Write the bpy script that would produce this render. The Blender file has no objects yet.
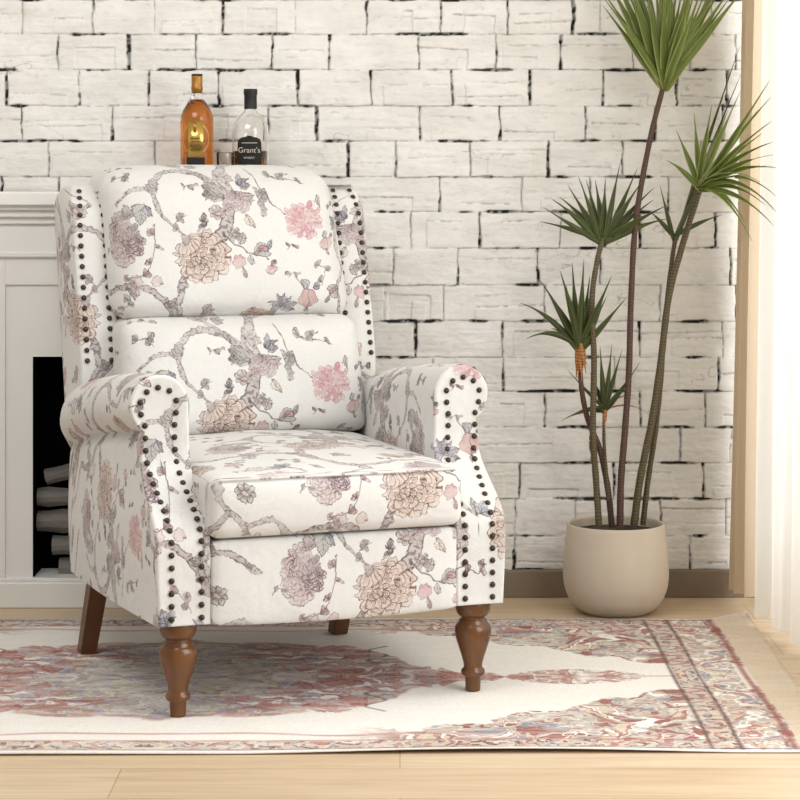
import bpy, bmesh, math, random
import numpy as np
from mathutils import Vector, Matrix

PI = math.pi
D = bpy.data
COL = bpy.context.scene.collection
scene = bpy.context.scene
random.seed(7)
RNG = np.random.default_rng(11)

# ------------------------------------------------------------------ camera, world, light, exposure
CAM_Z = 1.07
cam_d = D.cameras.new('camera')
cam = D.objects.new('camera', cam_d)
COL.objects.link(cam)
cam.location = (0, 0, CAM_Z)
cam.rotation_euler = (PI / 2, 0, 0)
cam_d.sensor_width = 36
cam_d.lens = 36 * 2225 / 800
cam_d.shift_y = -0.285
cam_d.clip_end = 60
scene.camera = cam

world = D.worlds.new('world')
scene.world = world
world.use_nodes = True
world.node_tree.nodes['Background'].inputs[0].default_value = (1.0, 1.0, 1.0, 1)
world.node_tree.nodes['Background'].inputs[1].default_value = 0.42


def area_light(name, loc, target, sx, sy, power, color, spread=PI):
    l = D.lights.new(name, 'AREA')
    l.shape = 'RECTANGLE'
    l.size, l.size_y, l.energy, l.color = sx, sy, power, color
    l.spread = spread
    o = D.objects.new(name, l)
    COL.objects.link(o)
    o.location = loc
    o.rotation_euler = (Vector(target) - Vector(loc)).to_track_quat('-Z', 'Y').to_euler()
    return o


# daylight through the window of the right wall, and an added unseen fill light overhead
area_light('window_daylight', (1.75, 3.35, 1.45), (-0.6, 4.9, 0.6), 2.1, 2.1, 76, (1.0, 0.99, 0.97))
area_light('window_daylight', (1.5, 4.85, 1.3), (0.9, 4.85, 1.3), 1.2, 2.4, 20, (1.0, 0.985, 0.96))
area_light('overhead_fill', (-0.95, 3.7, 2.5), (-0.75, 5.3, 0.6), 1.3, 1.1, 35, (1.0, 0.99, 0.975))

scene.view_settings.view_transform = 'Standard'
scene.view_settings.look = 'None'
scene.view_settings.gamma = 1
scene.view_settings.use_curve_mapping = False
scene.view_settings.exposure = 0.0


# ------------------------------------------------------------------ numpy noise
def vnoise(h, w, ch, cw, rng=RNG, periodic=True):
    """smooth value noise, ch x cw cells over an h x w raster"""
    g = rng.random((ch + (0 if periodic else 1), cw + (0 if periodic else 1)))
    y = np.linspace(0, ch, h, endpoint=False)
    x = np.linspace(0, cw, w, endpoint=False)
    y0 = y.astype(int)
    x0 = x.astype(int)
    fy = y - y0
    fx = x - x0
    fy = (fy * fy * (3 - 2 * fy))[:, None]
    fx = (fx * fx * (3 - 2 * fx))[None, :]
    y1 = (y0 + 1) % g.shape[0]
    x1 = (x0 + 1) % g.shape[1]
    a = g[y0][:, x0]; b = g[y0][:, x1]; c = g[y1][:, x0]; d = g[y1][:, x1]
    return (a * (1 - fx) + b * fx) * (1 - fy) + (c * (1 - fx) + d * fx) * fy


def fbm(h, w, ch, cw, octv=4, gain=0.5, rng=RNG):
    out = np.zeros((h, w)); amp = 1; tot = 0
    for i in range(octv):
        out += amp * vnoise(h, w, ch, cw, rng)
        tot += amp; amp *= gain; ch *= 2; cw *= 2
    return out / tot


def sstep(a, b, x):
    t = np.clip((x - a) / (b - a), 0, 1)
    return t * t * (3 - 2 * t)


def make_image(name, rgb):
    """rgb: h x w x 3, row 0 at the TOP"""
    h, w = rgb.shape[:2]
    im = D.images.new(name, w, h, alpha=False)
    px = np.ones((h, w, 4), np.float32)
    px[:, :, :3] = np.clip(rgb[::-1], 0, 1)
    im.pixels.foreach_set(px.ravel())
    im.update()
    im.pack()
    return im


# ------------------------------------------------------------------ the floral cloth, painted procedurally
S = 4
N = 300
PX = N * S


class Cloth:
    def __init__(self):
        self.a = np.empty((PX, PX, 3))
        base = np.array([0.835, 0.831, 0.818])
        n = fbm(PX, PX, 6, 6, 4)
        self.a[:] = base + (n[..., None] - 0.5) * 0.02
        self.t1 = fbm(PX, PX, 40, 40, 4, 0.6)
        self.t2 = vnoise(PX, PX, 190, 190)
        self.t3 = fbm(PX, PX, 14, 14, 3)

    def _box(self, x0, y0, x1, y1):
        X0 = int(math.floor(x0 * S)); X1 = int(math.ceil(x1 * S)) + 1
        Y0 = int(math.floor(y0 * S)); Y1 = int(math.ceil(y1 * S)) + 1
        xi = np.arange(X0, X1); yi = np.arange(Y0, Y1)
        return xi, yi, (xi + 0.5) / S, (yi + 0.5) / S

    def put(self, xi, yi, m, col, stip=0.0):
        iy = (yi + OY) % PX; ix = (xi + OX) % PX
        sel = np.ix_(iy, ix)
        if stip > 0:
            t = self.t1[sel] * 0.6 + self.t2[sel] * 0.4
            m = m * (1 - stip + stip * sstep(0.36, 0.62, t))
        m = m[..., None]
        self.a[sel] = self.a[sel] * (1 - m) + np.array(col) * m

    def poly(self, pts, col, a=0.8, stip=0.4):
        P = np.array(pts, float)
        xi, yi, x, y = self._box(P[:, 0].min(), P[:, 1].min(), P[:, 0].max(), P[:, 1].max())
        if len(xi) > PX or len(yi) > PX: return
        ins = np.zeros((len(y), len(x)), bool)
        yy = y[:, None]; xx = x[None, :]
        for i in range(len(P)):
            ax, ay = P[i]; bx, by = P[(i + 1) % len(P)]
            if ay == by: continue
            c = ((ay > yy) != (by > yy)) & (xx < (bx - ax) * (yy - ay) / (by - ay) + ax)
            ins ^= c
        self.put(xi, yi, ins * a, col, stip)

    def stroke(self, pts, w0, w1=None, col=(0.5, 0.45, 0.45), a=0.8, stip=0.3, edge=None):
        w1 = w0 if w1 is None else w1
        P = np.array(pts, float)
        m = max(w0, w1) + 1
        xi, yi, x, y = self._box(P[:, 0].min() - m, P[:, 1].min() - m, P[:, 0].max() + m, P[:, 1].max() + m)
        xx, yy = np.meshgrid(x, y)
        best = np.full(xx.shape, 1e9)
        n = len(P) - 1
        for i in range(n):
            ax, ay = P[i]; bx, by = P[i + 1]
            dx, dy = bx - ax, by - ay
            L = dx * dx + dy * dy + 1e-9
            t = np.clip(((xx - ax) * dx + (yy - ay) * dy) / L, 0, 1)
            d = np.hypot(xx - ax - t * dx, yy - ay - t * dy)
            w = w0 + (w1 - w0) * (i + t) / n
            best = np.minimum(best, d / w)
        soft = 0.6 / (S * max(0.3, (w0 + w1) / 2))
        self.put(xi, yi, (1 - sstep(1 - soft, 1 + soft, best)) * a, col, stip)
        if edge:
            e = sstep(0.68, 0.84, best) * (1 - sstep(0.98, 1.06, best))
            self.put(xi, yi, e * 0.85, edge, 0.75)
            dots = (1 - sstep(0.7, 0.85, best))
            sel = np.ix_((yi + OY) % PX, (xi + OX) % PX)
            dots = dots * sstep(0.60, 0.74, self.t2[sel]) * 0.6
            self.put(xi, yi, dots, edge, 0)


OX, OY = 100 * S, 130 * S
LINE = (0.31, 0.25, 0.26)
BR = (0.62, 0.575, 0.57)
BRE = (0.33, 0.29, 0.30)
BLUE = (0.53, 0.55, 0.60)
MAUVE = (0.77, 0.715, 0.705)
TAN = (0.795, 0.735, 0.69)
ROSE = (0.71, 0.555, 0.56)
GREY = (0.64, 0.63, 0.61)


def cat(pts, n=8):
    P = [np.array(p, float) for p in pts]
    P = [2 * P[0] - P[1]] + P + [2 * P[-1] - P[-2]]
    out = []
    for i in range(1, len(P) - 2):
        a, b, c, d = P[i - 1:i + 3]
        for k in range(n):
            t = k / n
            out.append(0.5 * (2 * b + (c - a) * t + (2 * a - 5 * b + 4 * c - d) * t * t + (3 * b - a - 3 * c + d) * t ** 3))
    out.append(P[-2])
    return out


def rot(x, y, a):
    c, s = math.cos(a), math.sin(a)
    return x * c - y * s, x * s + y * c


def paint_cloth():
    C = Cloth()
    R = random.Random(5)

    def branch(pts, w0, w1):
        C.stroke(cat(pts), w0, w1, BR, 0.78, 0.35, BRE)

    def stem(pts, w=0.7, col=BRE):
        C.stroke(cat(pts), w, w * 0.7, col, 0.85, 0.35)

    def outline(pts, w=0.42, a=0.85, col=LINE, stip=0.7):
        C.stroke(list(pts) + [pts[0]], w, w, col, a, stip)

    def leaf(x, y, ang, L, W, col=GREY, ser=0.12):
        a = math.radians(ang)
        up, lo = [], []
        for i in range(13):
            t = i / 12
            r = W * math.sin(PI * t ** 0.8) * (1 + ser * (1 if i % 2 else -1))
            up.append((t * L, r)); lo.append((t * L, -r * 0.9))
        pts = [rot(px, py, a) for px, py in up + lo[::-1]]
        pts = [(x + p, y + q) for p, q in pts]
        C.poly(pts, col, 0.8, 0.5)
        outline(pts)
        e = rot(L, 0, a)
        C.stroke([(x, y), (x + e[0], y + e[1])], 0.35, 0.25, LINE, 0.8, 0.2)
        for t in (0.3, 0.5, 0.7):
            for sg in (-1, 1):
                p = rot(t * L, 0, a); q = rot((t + 0.16) * L, sg * W * 0.65, a)
                C.stroke([(x + p[0], y + p[1]), (x + q[0], y + q[1])], 0.28, 0.2, LINE, 0.6, 0.4)

    def leafspray(x, y, angs, L, W, col):
        for a in angs:
            leaf(x, y, a, L * R.uniform(0.85, 1.1), W, col, 0.16)

    def petal(cx, cy, ang, L, W, col, lobes=3, a=0.85, line=LINE):
        pts = [(0, -W * 0.28), (L * 0.45, -W * 0.8)]
        m = lobes * 5
        for i in range(m + 1):
            t = i / m
            th = -0.5 * PI + PI * t
            r = 1 + 0.13 * abs(math.sin(lobes * PI * t)) ** 0.7 * 1.3 - 0.08
            pts.append((L * 0.55 + L * 0.42 * math.cos(th) * r, W * math.sin(th) * r))
        pts += [(L * 0.45, W * 0.8), (0, W * 0.28)]
        pts = [rot(p, q, ang) for p, q in pts]
        pts = [(cx + p, cy + q) for p, q in pts]
        C.poly(pts, col, a, 0.3)
        outline(pts, 0.45, 0.85, line, 0.65)
        for k in (-0.35, 0, 0.35):
            p = rot(L * 0.2, W * k * 0.4, ang); q = rot(L * 0.72, W * k, ang)
            C.stroke([(cx + p[0], cy + p[1]), (cx + q[0], cy + q[1])], 0.28, 0.2, line, 0.5, 0.5)

    def peony(cx, cy, rx, ry, kx, ky, col, line, rot0=0.0):
        """full flower: scallops from the rim inward, fanning from its calyx at (kx,ky)"""
        C.poly([(cx + rx * 0.9 * math.cos(t), cy + ry * 0.9 * math.sin(t)) for t in np.linspace(0, 2 * PI, 30)[:-1]], col, 0.85, 0.2)
        for ring, n in ((1.0, 15), (0.82, 13), (0.64, 11), (0.46, 9), (0.28, 6), (0.1, 2)):
            for i in range(n):
                th = rot0 + 2 * PI * (i + 0.5 * (n % 2)) / n + R.uniform(-0.1, 0.1)
                ex, ey = cx + rx * ring * math.cos(th), cy + ry * ring * math.sin(th)
                f = 0.45 * ring
                sx = ex + (kx - ex) * f * 0.9; sy = ey + (ky - ey) * f * 0.9
                sx = ex * 0.62 + kx * 0.38 if ring > 0.7 else sx
                sy = ey * 0.62 + ky * 0.38 if ring > 0.7 else sy
                L = max(6, min(13, math.hypot(ex - sx, ey - sy)))
                ang = math.atan2(ey - ky, ex - kx)
                dlt = R.uniform(-0.035, 0.035); c = tuple(v + dlt for v in col)
                bx, by = ex - math.cos(ang) * L, ey - math.sin(ang) * L
                petal(bx, by, ang, L, L * 0.42, c, 3, 0.85, line)
        for i in range(7):
            th = math.atan2(cy - ky, cx - kx) + (i - 3) * 0.33
            L = R.uniform(0.55, 0.8) * min(rx, ry)
            petal(kx, ky, th, L, L * 0.24, tuple(v + 0.02 for v in col), 2, 0.85, line)
        pts = [(kx + 4 * math.cos(t), ky + 4.6 * math.sin(t)) for t in np.linspace(0, 2 * PI, 14)[:-1]]
        C.poly(pts, (0.55, 0.5, 0.5), 0.9, 0.3); outline(pts)

    def daisy(x, y, r, col=GREY, n=8):
        for i in range(n):
            petal(x, y, 2 * PI * i / n + 0.2, r * 0.85, r * 0.23, tuple(v * 0.96 for v in col), 2, 0.7)
        C.poly([(x + r * 0.2 * math.cos(t), y + r * 0.2 * math.sin(t)) for t in np.linspace(0, 6, 9)], (0.75, 0.68, 0.6), 0.9, 0)

    def berry(x, y, r, col=ROSE):
        pts = [(x + r * (1 + 0.12 * math.sin(7 * t)) * math.cos(t), y + r * (1 + 0.12 * math.sin(7 * t)) * math.sin(t)) for t in np.linspace(0, 2 * PI, 30)[:-1]]
        C.poly(pts, col, 0.85, 0.35); outline(pts, 0.35, 0.6)
        for i in range(9):
            a = R.uniform(0, 6.3); q = R.uniform(0, 0.75) * r
            C.stroke([(x + q * math.cos(a), y + q * math.sin(a)), (x + q * math.cos(a) + 0.5, y + q * math.sin(a))], 0.55, 0.5, (0.86, 0.72, 0.7), 0.7, 0)

    def pomegranate(x, y, r):
        pts = [(x + r * math.cos(t), y + r * 0.95 * math.sin(t)) for t in np.linspace(0, 2 * PI, 26)[:-1]]
        C.poly(pts, (0.72, 0.575, 0.565), 0.88, 0.25); outline(pts, 0.4, 0.7)
        C.stroke([(x + 1, y - r), (x + 1.5, y + r)], 0.4, 0.4, LINE, 0.6, 0.3)
        leaf(x, y - r, -120, r * 1.1, r * 0.4, BLUE); leaf(x + r * 0.6, y - r, -30, r * 0.9, r * 0.35, BLUE)
        leaf(x, y + r, 100, r * 0.8, r * 0.25, GREY)

    def bud(x, y, s, ang):
        a = math.radians(ang)
        for k, c in ((-0.5, GREY), (0.5, GREY), (0, ROSE)):
            petal(x, y, a + k, s, s * (0.33 if k else 0.22), c, 1, 0.85)
        leaf(x + math.cos(a) * s * 0.9, y + math.sin(a) * s * 0.9, ang - 30, s * 0.7, s * 0.18, BLUE)

    def sprig(pts, n=4, col=ROSE):
        P = cat(pts); stem(pts, 0.55, LINE)
        for i in range(n):
            p = P[int((i + 0.8) / n * (len(P) - 1))]
            sg = 1 if i % 2 else -1
            for k in range(3):
                petal(p[0] + sg * 1.5, p[1], math.radians(-90 + sg * 50 + (k - 1) * 45), 5.2, 1.7, tuple(v + R.uniform(-0.02, 0.04) for v in col), 2, 0.7)

    def pink(x, y, r):
        C.poly([(x + r * (0.9 + 0.12 * math.sin(5 * t)) * math.cos(t), y + r * 0.85 * math.sin(t)) for t in np.linspace(0, 2 * PI, 40)[:-1]], (0.81, 0.73, 0.73), 0.8, 0.5)
        for i in range(70):
            a = R.uniform(0, 6.3); q = r * math.sqrt(R.uniform(0, 1)) - 5
            px, py = x + q * math.cos(a) * 1.05, y + q * math.sin(a) * 0.95
            c = R.choice([(0.79, 0.66, 0.66), (0.74, 0.58, 0.59), (0.83, 0.77, 0.76), (0.86, 0.83, 0.82), (0.77, 0.63, 0.64)])
            petal(px, py, a + R.uniform(-0.5, 0.5), R.uniform(6, 10), R.uniform(2, 3.4), c, 3, 0.6, (0.68, 0.5, 0.52))

    def hanging(x, y, L, col=GREY):
        for i in range(7):
            t = i / 6
            w = 9.5 * (1 - t * 0.8)
            for k in (-1, 0, 1):
                petal(x + k * w * 0.55 + R.uniform(-1, 1), y + t * L, math.radians(90 + k * 40), 6.2, 2.4, tuple(v + 0.08 for v in col), 2, 0.6, (0.45, 0.42, 0.42))

    # --- the tree: trunk, loop and arch
    branch([(30, -140), (33, -118), (38, -100), (30, -80), (34, -62), (31, -40), (24, -18)], 4.2, 6.0)
    branch([(36, -58), (22, -72), (6, -84), (-18, -86), (-32, -78), (-38, -62), (-34, -48), (-26, -34), (-13, -22)], 4.2, 1.6)
    branch([(-36, -64), (-48, -66), (-60, -62), (-70, -50)], 2.6, 1.4)
    branch([(18, -76), (-2, -92), (-14, -104), (-26, -112), (-30, -124)], 2.4, 1.6)
    branch([(-14, 18), (-20, 44), (-18, 62), (-8, 84), (8, 104), (18, 124), (26, 146), (32, 166)], 3.2, 4.6)
    branch([(-92, 36), (-74, 30), (-52, 30), (-34, 42), (-24, 60), (-17, 72)], 2.6, 4.2)
    branch([(10, 106), (34, 98), (52, 84), (72, 84), (88, 98)], 3.4, 1.5)
    branch([(20, 128), (2, 134), (-22, 128), (-40, 112), (-52, 96)], 3.0, 1.4)
    branch([(36, -96), (52, -108), (60, -124), (58, -136)], 2.6, 1.6)
    branch([(196, -20), (178, -34), (160, -38), (146, -26), (142, -6), (150, 14), (166, 24), (186, 22), (200, 36), (208, 36)], 3.0, 2.6)
    branch([(148, 12), (136, 34), (140, 58), (152, 76)], 2.4, 1.4)
    branch([(160, -38), (158, -60), (166, -84), (160, -104)], 2.2, 1.4)
    # --- flowers along it
    leafspray(24, -62, (170, 200, 150), 15, 3.6, BLUE)
    leafspray(30, -60, (175, 195, 215, 155), 19, 4.6, GREY); leafspray(28, -78, (-10, -40, 15), 14, 4.2, MAUVE)
    leafspray(46, -58, (20, 45, -5), 14, 3.6, GREY); leafspray(-32, -66, (200, 240), 12, 3.6, GREY); leafspray(-20, 46, (190, 160), 13, 4, GREY)
    leafspray(-60, 31, (-110, -70, 100), 11, 3.6, (0.70, 0.58, 0.59)); berry(-40, 24, 5, MAUVE); berry(-56, 22, 4.4, MAUVE)
    peony(42, -52, 12, 11, 38, -60, MAUVE, (0.5, 0.42, 0.45))
    daisy(36, -20, 8.5); daisy(22, -42, 9, MAUVE)
    leaf(48, -40, 60, 14, 4, (0.78, 0.7, 0.63))
    leafspray(44, -70, (-20, 10, -55), 13, 3.2, BLUE)
    daisy(-10, -104, 11, MAUVE, 9); leafspray(2, -100, (-20, 10, 40), 12, 3, GREY)
    peony(4, 1, 26, 25, -12, -17, TAN, (0.36, 0.265, 0.25))
    sprig([(-14, -22), (-18, -32), (-8, -40)], 3, GREY)
    sprig([(6, -22), (10, -30), (4, -36)], 2, GREY)
    peony(-72, -14, 12, 26, -62, -44, (0.77, 0.705, 0.70), (0.36, 0.30, 0.32))
    peony(-58, -12, 7, 13, -56, -28, (0.77, 0.70, 0.70), (0.36, 0.30, 0.32))
    leaf(-48, -52, 95, 22, 8.5, (0.60, 0.615, 0.60)); leaf(-46, -50, 60, 14, 4, BLUE)
    sprig([(-38, -30), (-40, -8), (-48, 14), (-66, 24)], 5, (0.72, 0.56, 0.58))
    sprig([(-76, 58), (-68, 46), (-66, 36)], 4, GREY)
    hanging(66, -66, 22); stem([(58, -92), (62, -80), (66, -66)]); stem([(68, -60), (78, -48), (88, -40)])
    pink(104, -34, 19)
    sprig([(98, -84), (90, -76), (80, -80), (112, -70)], 4, GREY); leaf(122, -60, 80, 14, 3.5, GREY)
    stem([(24, -22), (36, -10), (52, -2), (66, 4)], 0.9)
    leaf(40, -10, -70, 13, 3.6, GREY); leaf(50, -1, 85, 11, 3.2, GREY)
    berry(38, 6, 6.5); bud(54, -2, 13, -25); berry(69, 13, 4.3); leaf(69, 9, -60, 6, 2, BLUE); leaf(40, 13, 70, 9, 2.2, ROSE)
    pomegranate(103, 43, 9.5); stem([(100, 34), (94, 24), (90, 18)], 0.8)
    leafspray(78, 52, (-60, -110, -160, -20, 25, 150, -85), 15, 4.0, (0.50, 0.51, 0.555))
    leafspray(2, 58, (-20, 10, -50), 15, 4, (0.60, 0.56, 0.53))
    peony(56, 62, 16, 9, 58, 70, (0.83, 0.755, 0.70), (0.5, 0.4, 0.36))
    # --- the rest of the repeat
    peony(122, 116, 23, 27, 120, 86, TAN, (0.36, 0.265, 0.25), 0.4)
    peony(62, 118, 15, 20, 66, 96, (0.77, 0.705, 0.70), (0.36, 0.30, 0.32))
    leafspray(92, 100, (-60, -10, -110), 14, 4, BLUE)
    pink(-62, 128, 17); leafspray(-52, 98, (-100, -60, -150, 170), 15, 4, BLUE)
    leaf(-82, 90, 30, 20, 7, (0.66, 0.65, 0.62)); pomegranate(-86, 72, 7.5)
    sprig([(-30, 90), (-38, 76), (-50, 70)], 4, (0.72, 0.56, 0.58))
    peony(164, -104, 18, 15, 164, -88, MAUVE, (0.5, 0.42, 0.45))
    leafspray(148, -30, (180, 210, 150), 14, 3.6, BLUE); daisy(162, -2, 10, GREY); berry(176, 40, 6.5)
    sprig([(166, 24), (170, 44), (162, 62), (168, 76)], 6, (0.70, 0.56, 0.58))
    peony(182, 66, 15, 19, 186, 46, TAN, (0.36, 0.265, 0.25)); bud(136, 34, 13, 150)
    leafspray(154, 76, (60, 100, 140), 15, 4.4, (0.50, 0.51, 0.555)); berry(140, 70, 4.5)
    sprig([(168, 110), (176, 126), (168, 142), (176, 156)], 6, GREY); leaf(150, 140, -20, 16, 5, BLUE)
    sprig([(-78, -96), (-66, -102), (-56, -96)], 4, (0.78, 0.68, 0.68)); sprig([(-76, -76), (-62, -80), (-54, -74)], 3, GREY)
    sprig([(96, -114), (110, -104), (124, -112)], 4, ROSE); pomegranate(128, -10, 6.5); sprig([(112, 8), (122, 14), (118, 30)], 3, GREY)
    leafspray(56, -118, (-30, 20, 60), 13, 3.4, GREY); daisy(20, 148, 9, MAUVE); leafspray(34, 140, (-20, 20, 60), 14, 4, BLUE)
    sprig([(60, 150), (72, 144), (86, 150), (96, 142)], 5, (0.76, 0.62, 0.63)); berry(-30, 144, 5.5); leaf(-20, 104, -140, 13, 4, BLUE)
    # small ground-filling sprigs where the cloth would be bare
    for fx0, fy0 in ((-84, -112), (-8, -64), (84, -4), (134, -44), (-92, 0), (84, 22), (36, 84), (-92, 104), (186, -60), (130, 152)):
        stem([(fx0, fy0), (fx0 + 4, fy0 - 4), (fx0 + 9, fy0 - 5)], 0.4, LINE)
        leaf(fx0 + 2, fy0 - 2, R.uniform(-150, -60), 5.5, 1.8, GREY); leaf(fx0 + 7, fy0 - 5, R.uniform(-40, 70), 5, 1.6, R.choice((GREY, ROSE, BLUE)))
        petal(fx0 + 9, fy0 - 5, R.uniform(-2, 1), 4.5, 1.6, R.choice((ROSE, MAUVE, GREY)), 2, 0.7)
    a = C.a
    # the hand-drawn, slightly bled look of the print: warp, mottling, broken ink
    gx = (fbm(PX, PX, 34, 34, 2) - 0.5) * 5.5 * S + (vnoise(PX, PX, 120, 120) - 0.5) * 1.5 * S
    gy = (fbm(PX, PX, 34, 34, 2) - 0.5) * 5.5 * S + (vnoise(PX, PX, 120, 120) - 0.5) * 1.5 * S
    ii, jj = np.meshgrid(np.arange(PX), np.arange(PX), indexing='ij')
    a = a[(ii + gy).astype(int) % PX, (jj + gx).astype(int) % PX]
    base = np.array([0.835, 0.831, 0.818])
    mott = (0.75 + 1.0 * fbm(PX, PX, 70, 70, 3, 0.7))[..., None]
    a = base * np.clip(a / base, 0.05, 1.1) ** (mott * 0.80)
    wv = np.sin(np.arange(PX) * 2 * PI / 5)[None, :] * 0.006 + np.sin(np.arange(PX) * 2 * PI / 6)[:, None] * 0.006
    a = a + wv[..., None] + (C.t2[..., None] - 0.5) * 0.02
    # sun-faded print
    fade = 0.05 + 0.25 * sstep(0.4, 0.7, C.t3)[..., None]
    return a * (1 - fade) + np.array([0.835, 0.831, 0.818]) * fade


TU, TV = 0.74, 0.695
PEX, PEY = 100 / N, 1 - 130 / N           # the big peony's place in the repeat


def cuv(x, w, xa, wa, sc=1.0):
    return ((x - xa) / TU / sc + PEX, (w - wa) / TV / sc + PEY)


# ------------------------------------------------------------------ the rug's design, one quadrant mirrored twice
def paint_rug():
    rng = np.random.default_rng(3)
    A, B = 1.305, 0.625
    w, h = 1044, 500
    a = np.linspace(0, A, w)[None, :].repeat(h, 0)
    b = np.linspace(0, B, h)[:, None].repeat(w, 1)
    wx = (fbm(h, w, 10, 20, 4, 0.5, rng) - 0.5); wy = (fbm(h, w, 10, 20, 4, 0.5, rng) - 0.5)

    def ornate(ka, kb, seed, warp=0.16):
        r = np.random.default_rng(seed)
        q = (fbm(h, w, 7, 14, 3, 0.6, r) - 0.5)
        A2 = a + warp * wx + 0.06 * q; B2 = b + warp * wy
        v = np.sin(A2 * ka) * np.cos(B2 * kb) + 0.6 * np.sin((A2 + B2) * ka * 0.83 + 2 * q) + 0.5 * np.cos((A2 - B2) * kb * 1.27)
        return v
    cream = np.array([0.925, 0.91, 0.885]); beige = np.array([0.79, 0.72, 0.63]); red = np.array([0.545, 0.325, 0.29])
    rose = np.array([0.69, 0.47, 0.435]); blue = np.array([0.53, 0.525, 0.57]); lilac = np.array([0.60, 0.59, 0.68])
    olive = np.array([0.62, 0.56, 0.46]); brown = np.array([0.36, 0.28, 0.26]); grey = np.array([0.72, 0.69, 0.645]); gold = np.array([0.77, 0.68, 0.54])

    def mixin(img, m, col):
        m = np.clip(m, 0, 1)[..., None]
        return img * (1 - m) + col * m

    def busy(pal, ka, kb, seed):
        v = ornate(ka, kb, seed); u = ornate(kb * 1.3, ka * 1.1, seed + 9)
        out = np.empty((h, w, 3)); out[:] = pal[0]
        ths = np.linspace(-1.0, 1.0, len(pal))
        for i in range(1, len(pal)):
            m = sstep(ths[i] - 0.06, ths[i] + 0.06, v if i % 2 else u)
            out = mixin(out, m, pal[i])
        ln = np.exp(-(v / 0.10) ** 2) * 0.8 + np.exp(-((u - 0.3) / 0.09) ** 2) * 0.5
        out = mixin(out, ln * 0.75, cream)
        dk = np.exp(-((v - 0.42) / 0.05) ** 2) * 0.7 + np.exp(-((u + 0.5) / 0.05) ** 2) * 0.6
        return mixin(out, dk * 0.6, brown), v, u
    field = np.empty((h, w, 3)); field[:] = cream
    # medallion
    med, mv, mu = busy([grey, lilac, grey * 1.04, olive, grey, lilac, grey * 0.93], 24, 78, 21)
    redm, rv, ru = busy([rose, red, rose, lilac, red, cream, rose], 36, 75, 31)
    rmed = (a / 0.52) ** 2 + (b / (0.36 + 0.02 * np.cos(a * 34))) ** 2 + 0.45 * wx
    tip = sstep(0.12, 0.34, a + 0.5 * wx) * np.where((a > 0.2) & (a < 0.74) & (b < 0.23 * (1 - ((a - 0.2) / 0.54)) + 0.02 * np.sin(a * 60)), 1.0, 0.0)
    block = sstep(0.06, 0.24, a + 0.6 * wx) * np.where((a > 0.04) & (a < 0.41) & (b > 0.175) & (b < 0.29 + 0.02 * np.sin(a * 40) + 0.1 * wy), 1.0, 0.0)
    field = mixin(field, tip, 1) if False else field
    med = mixin(med, sstep(0.55, 0.75, rmed + 0.5 * wy) * sstep(0.2, 0.6, rv) * 0.55, rose)
    m = sstep(1.05, 0.95, rmed)
    img = field * (1 - m[..., None]) + med * m[..., None]
    img = img * (1 - tip[..., None] * 0.85) + redm * tip[..., None] * 0.85
    img = img * (1 - block[..., None] * 0.85) + redm * block[..., None] * 0.85
    img = mixin(img, np.exp(-((rmed - 1.0) / 0.05) ** 2) * 0.6, rose)
    img = mixin(img, np.exp(-((a - 0.425 - 0.02 * np.cos(b * 60)) / 0.005) ** 2) * ((b > 0.13) & (b < 0.31)) * 0.8, brown)
    # pendant
    rp = ((a - 0.85) / 0.15) ** 2 + (b / 0.068) ** 2 + 0.5 * wy
    pen, _, _ = busy([rose, grey, red, cream, rose, grey], 60, 90, 41)
    m = sstep(1.05, 0.9, rp)[..., None]
    img = img * (1 - m * 0.85) + pen * m * 0.85
    img = mixin(img, np.exp(-(b / 0.004) ** 2) * (a > 0.6) * (a < 1.15) * 0.6, rose)
    # corner spandrels
    spd, sv, su = busy([beige, red, cream, grey, red, grey, beige, red, blue], 27, 40, 51)
    lim = np.maximum(0.07, 0.46 - 0.68 * np.maximum(0, a - 0.55)) + 0.02 * np.sin(a * 42) + 0.10 * wx
    m = sstep(-0.006, 0.006, b - lim) * sstep(0.36, 0.60, a + 0.3 * (b - 0.4))
    m = m[..., None]
    img = img * (1 - m * 0.95) + spd * m * 0.95
    # wavy arch beside the medallion
    arch = 0.505 - 0.045 * np.exp(-((a - 0.22) / 0.13) ** 2) - 0.02 * np.cos(a * 12)
    img = mixin(img, np.exp(-((b - arch) / 0.006) ** 2) * (a < 0.62) * 0.75, rose)
    # borders
    bord, _, _ = busy([grey, lilac, beige, brown, beige, rose, grey], 95, 120, 61)
    bd, _, _ = busy([beige, blue, grey, rose, cream, beige, grey], 58, 70, 71)
    for (lo, hi, pat) in ((0.535, 0.60, bord),):
        m = (sstep(lo - 0.003, lo + 0.003, b) * sstep(hi + 0.003, hi - 0.003, b))[..., None]
        img = img * (1 - m * 0.9) + pat * m * 0.9
    for lo, hi, pat in ((1.06, 1.105, bord), (1.115, 1.195, bd)):
        m = (sstep(lo - 0.003, lo + 0.003, a) * sstep(hi + 0.003, hi - 0.003, a))[..., None]
        img = img * (1 - m * 0.9) + pat * m * 0.9
    for q, t, c in ((0.533, 0.004, rose), (0.604, 0.004, brown)):
        img = mixin(img, np.exp(-((b - q) / t) ** 2) * 0.8 * (a < 1.22), c)
    for q, t, c in ((1.055, 0.004, brown), (1.11, 0.004, brown), (1.21, 0.007, red)):
        img = mixin(img, np.exp(-((a - q) / t) ** 2) * 0.85, c)
    m = sstep(1.218, 1.224, a)[..., None]; img = img * (1 - m) + beige * 1.04 * m
    m = sstep(0.612, 0.618, b)[..., None]; img = img * (1 - m) + cream * m
    full = np.concatenate([img[:, ::-1], img], 1)
    full = np.concatenate([full[::-1], full], 0)
    H, W = full.shape[:2]
    # faded, worn pile, more so in the middle of the rug
    xx = np.linspace(-1, 1, W)[None, :]; yy = np.linspace(-1, 1, H)[:, None]
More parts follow.
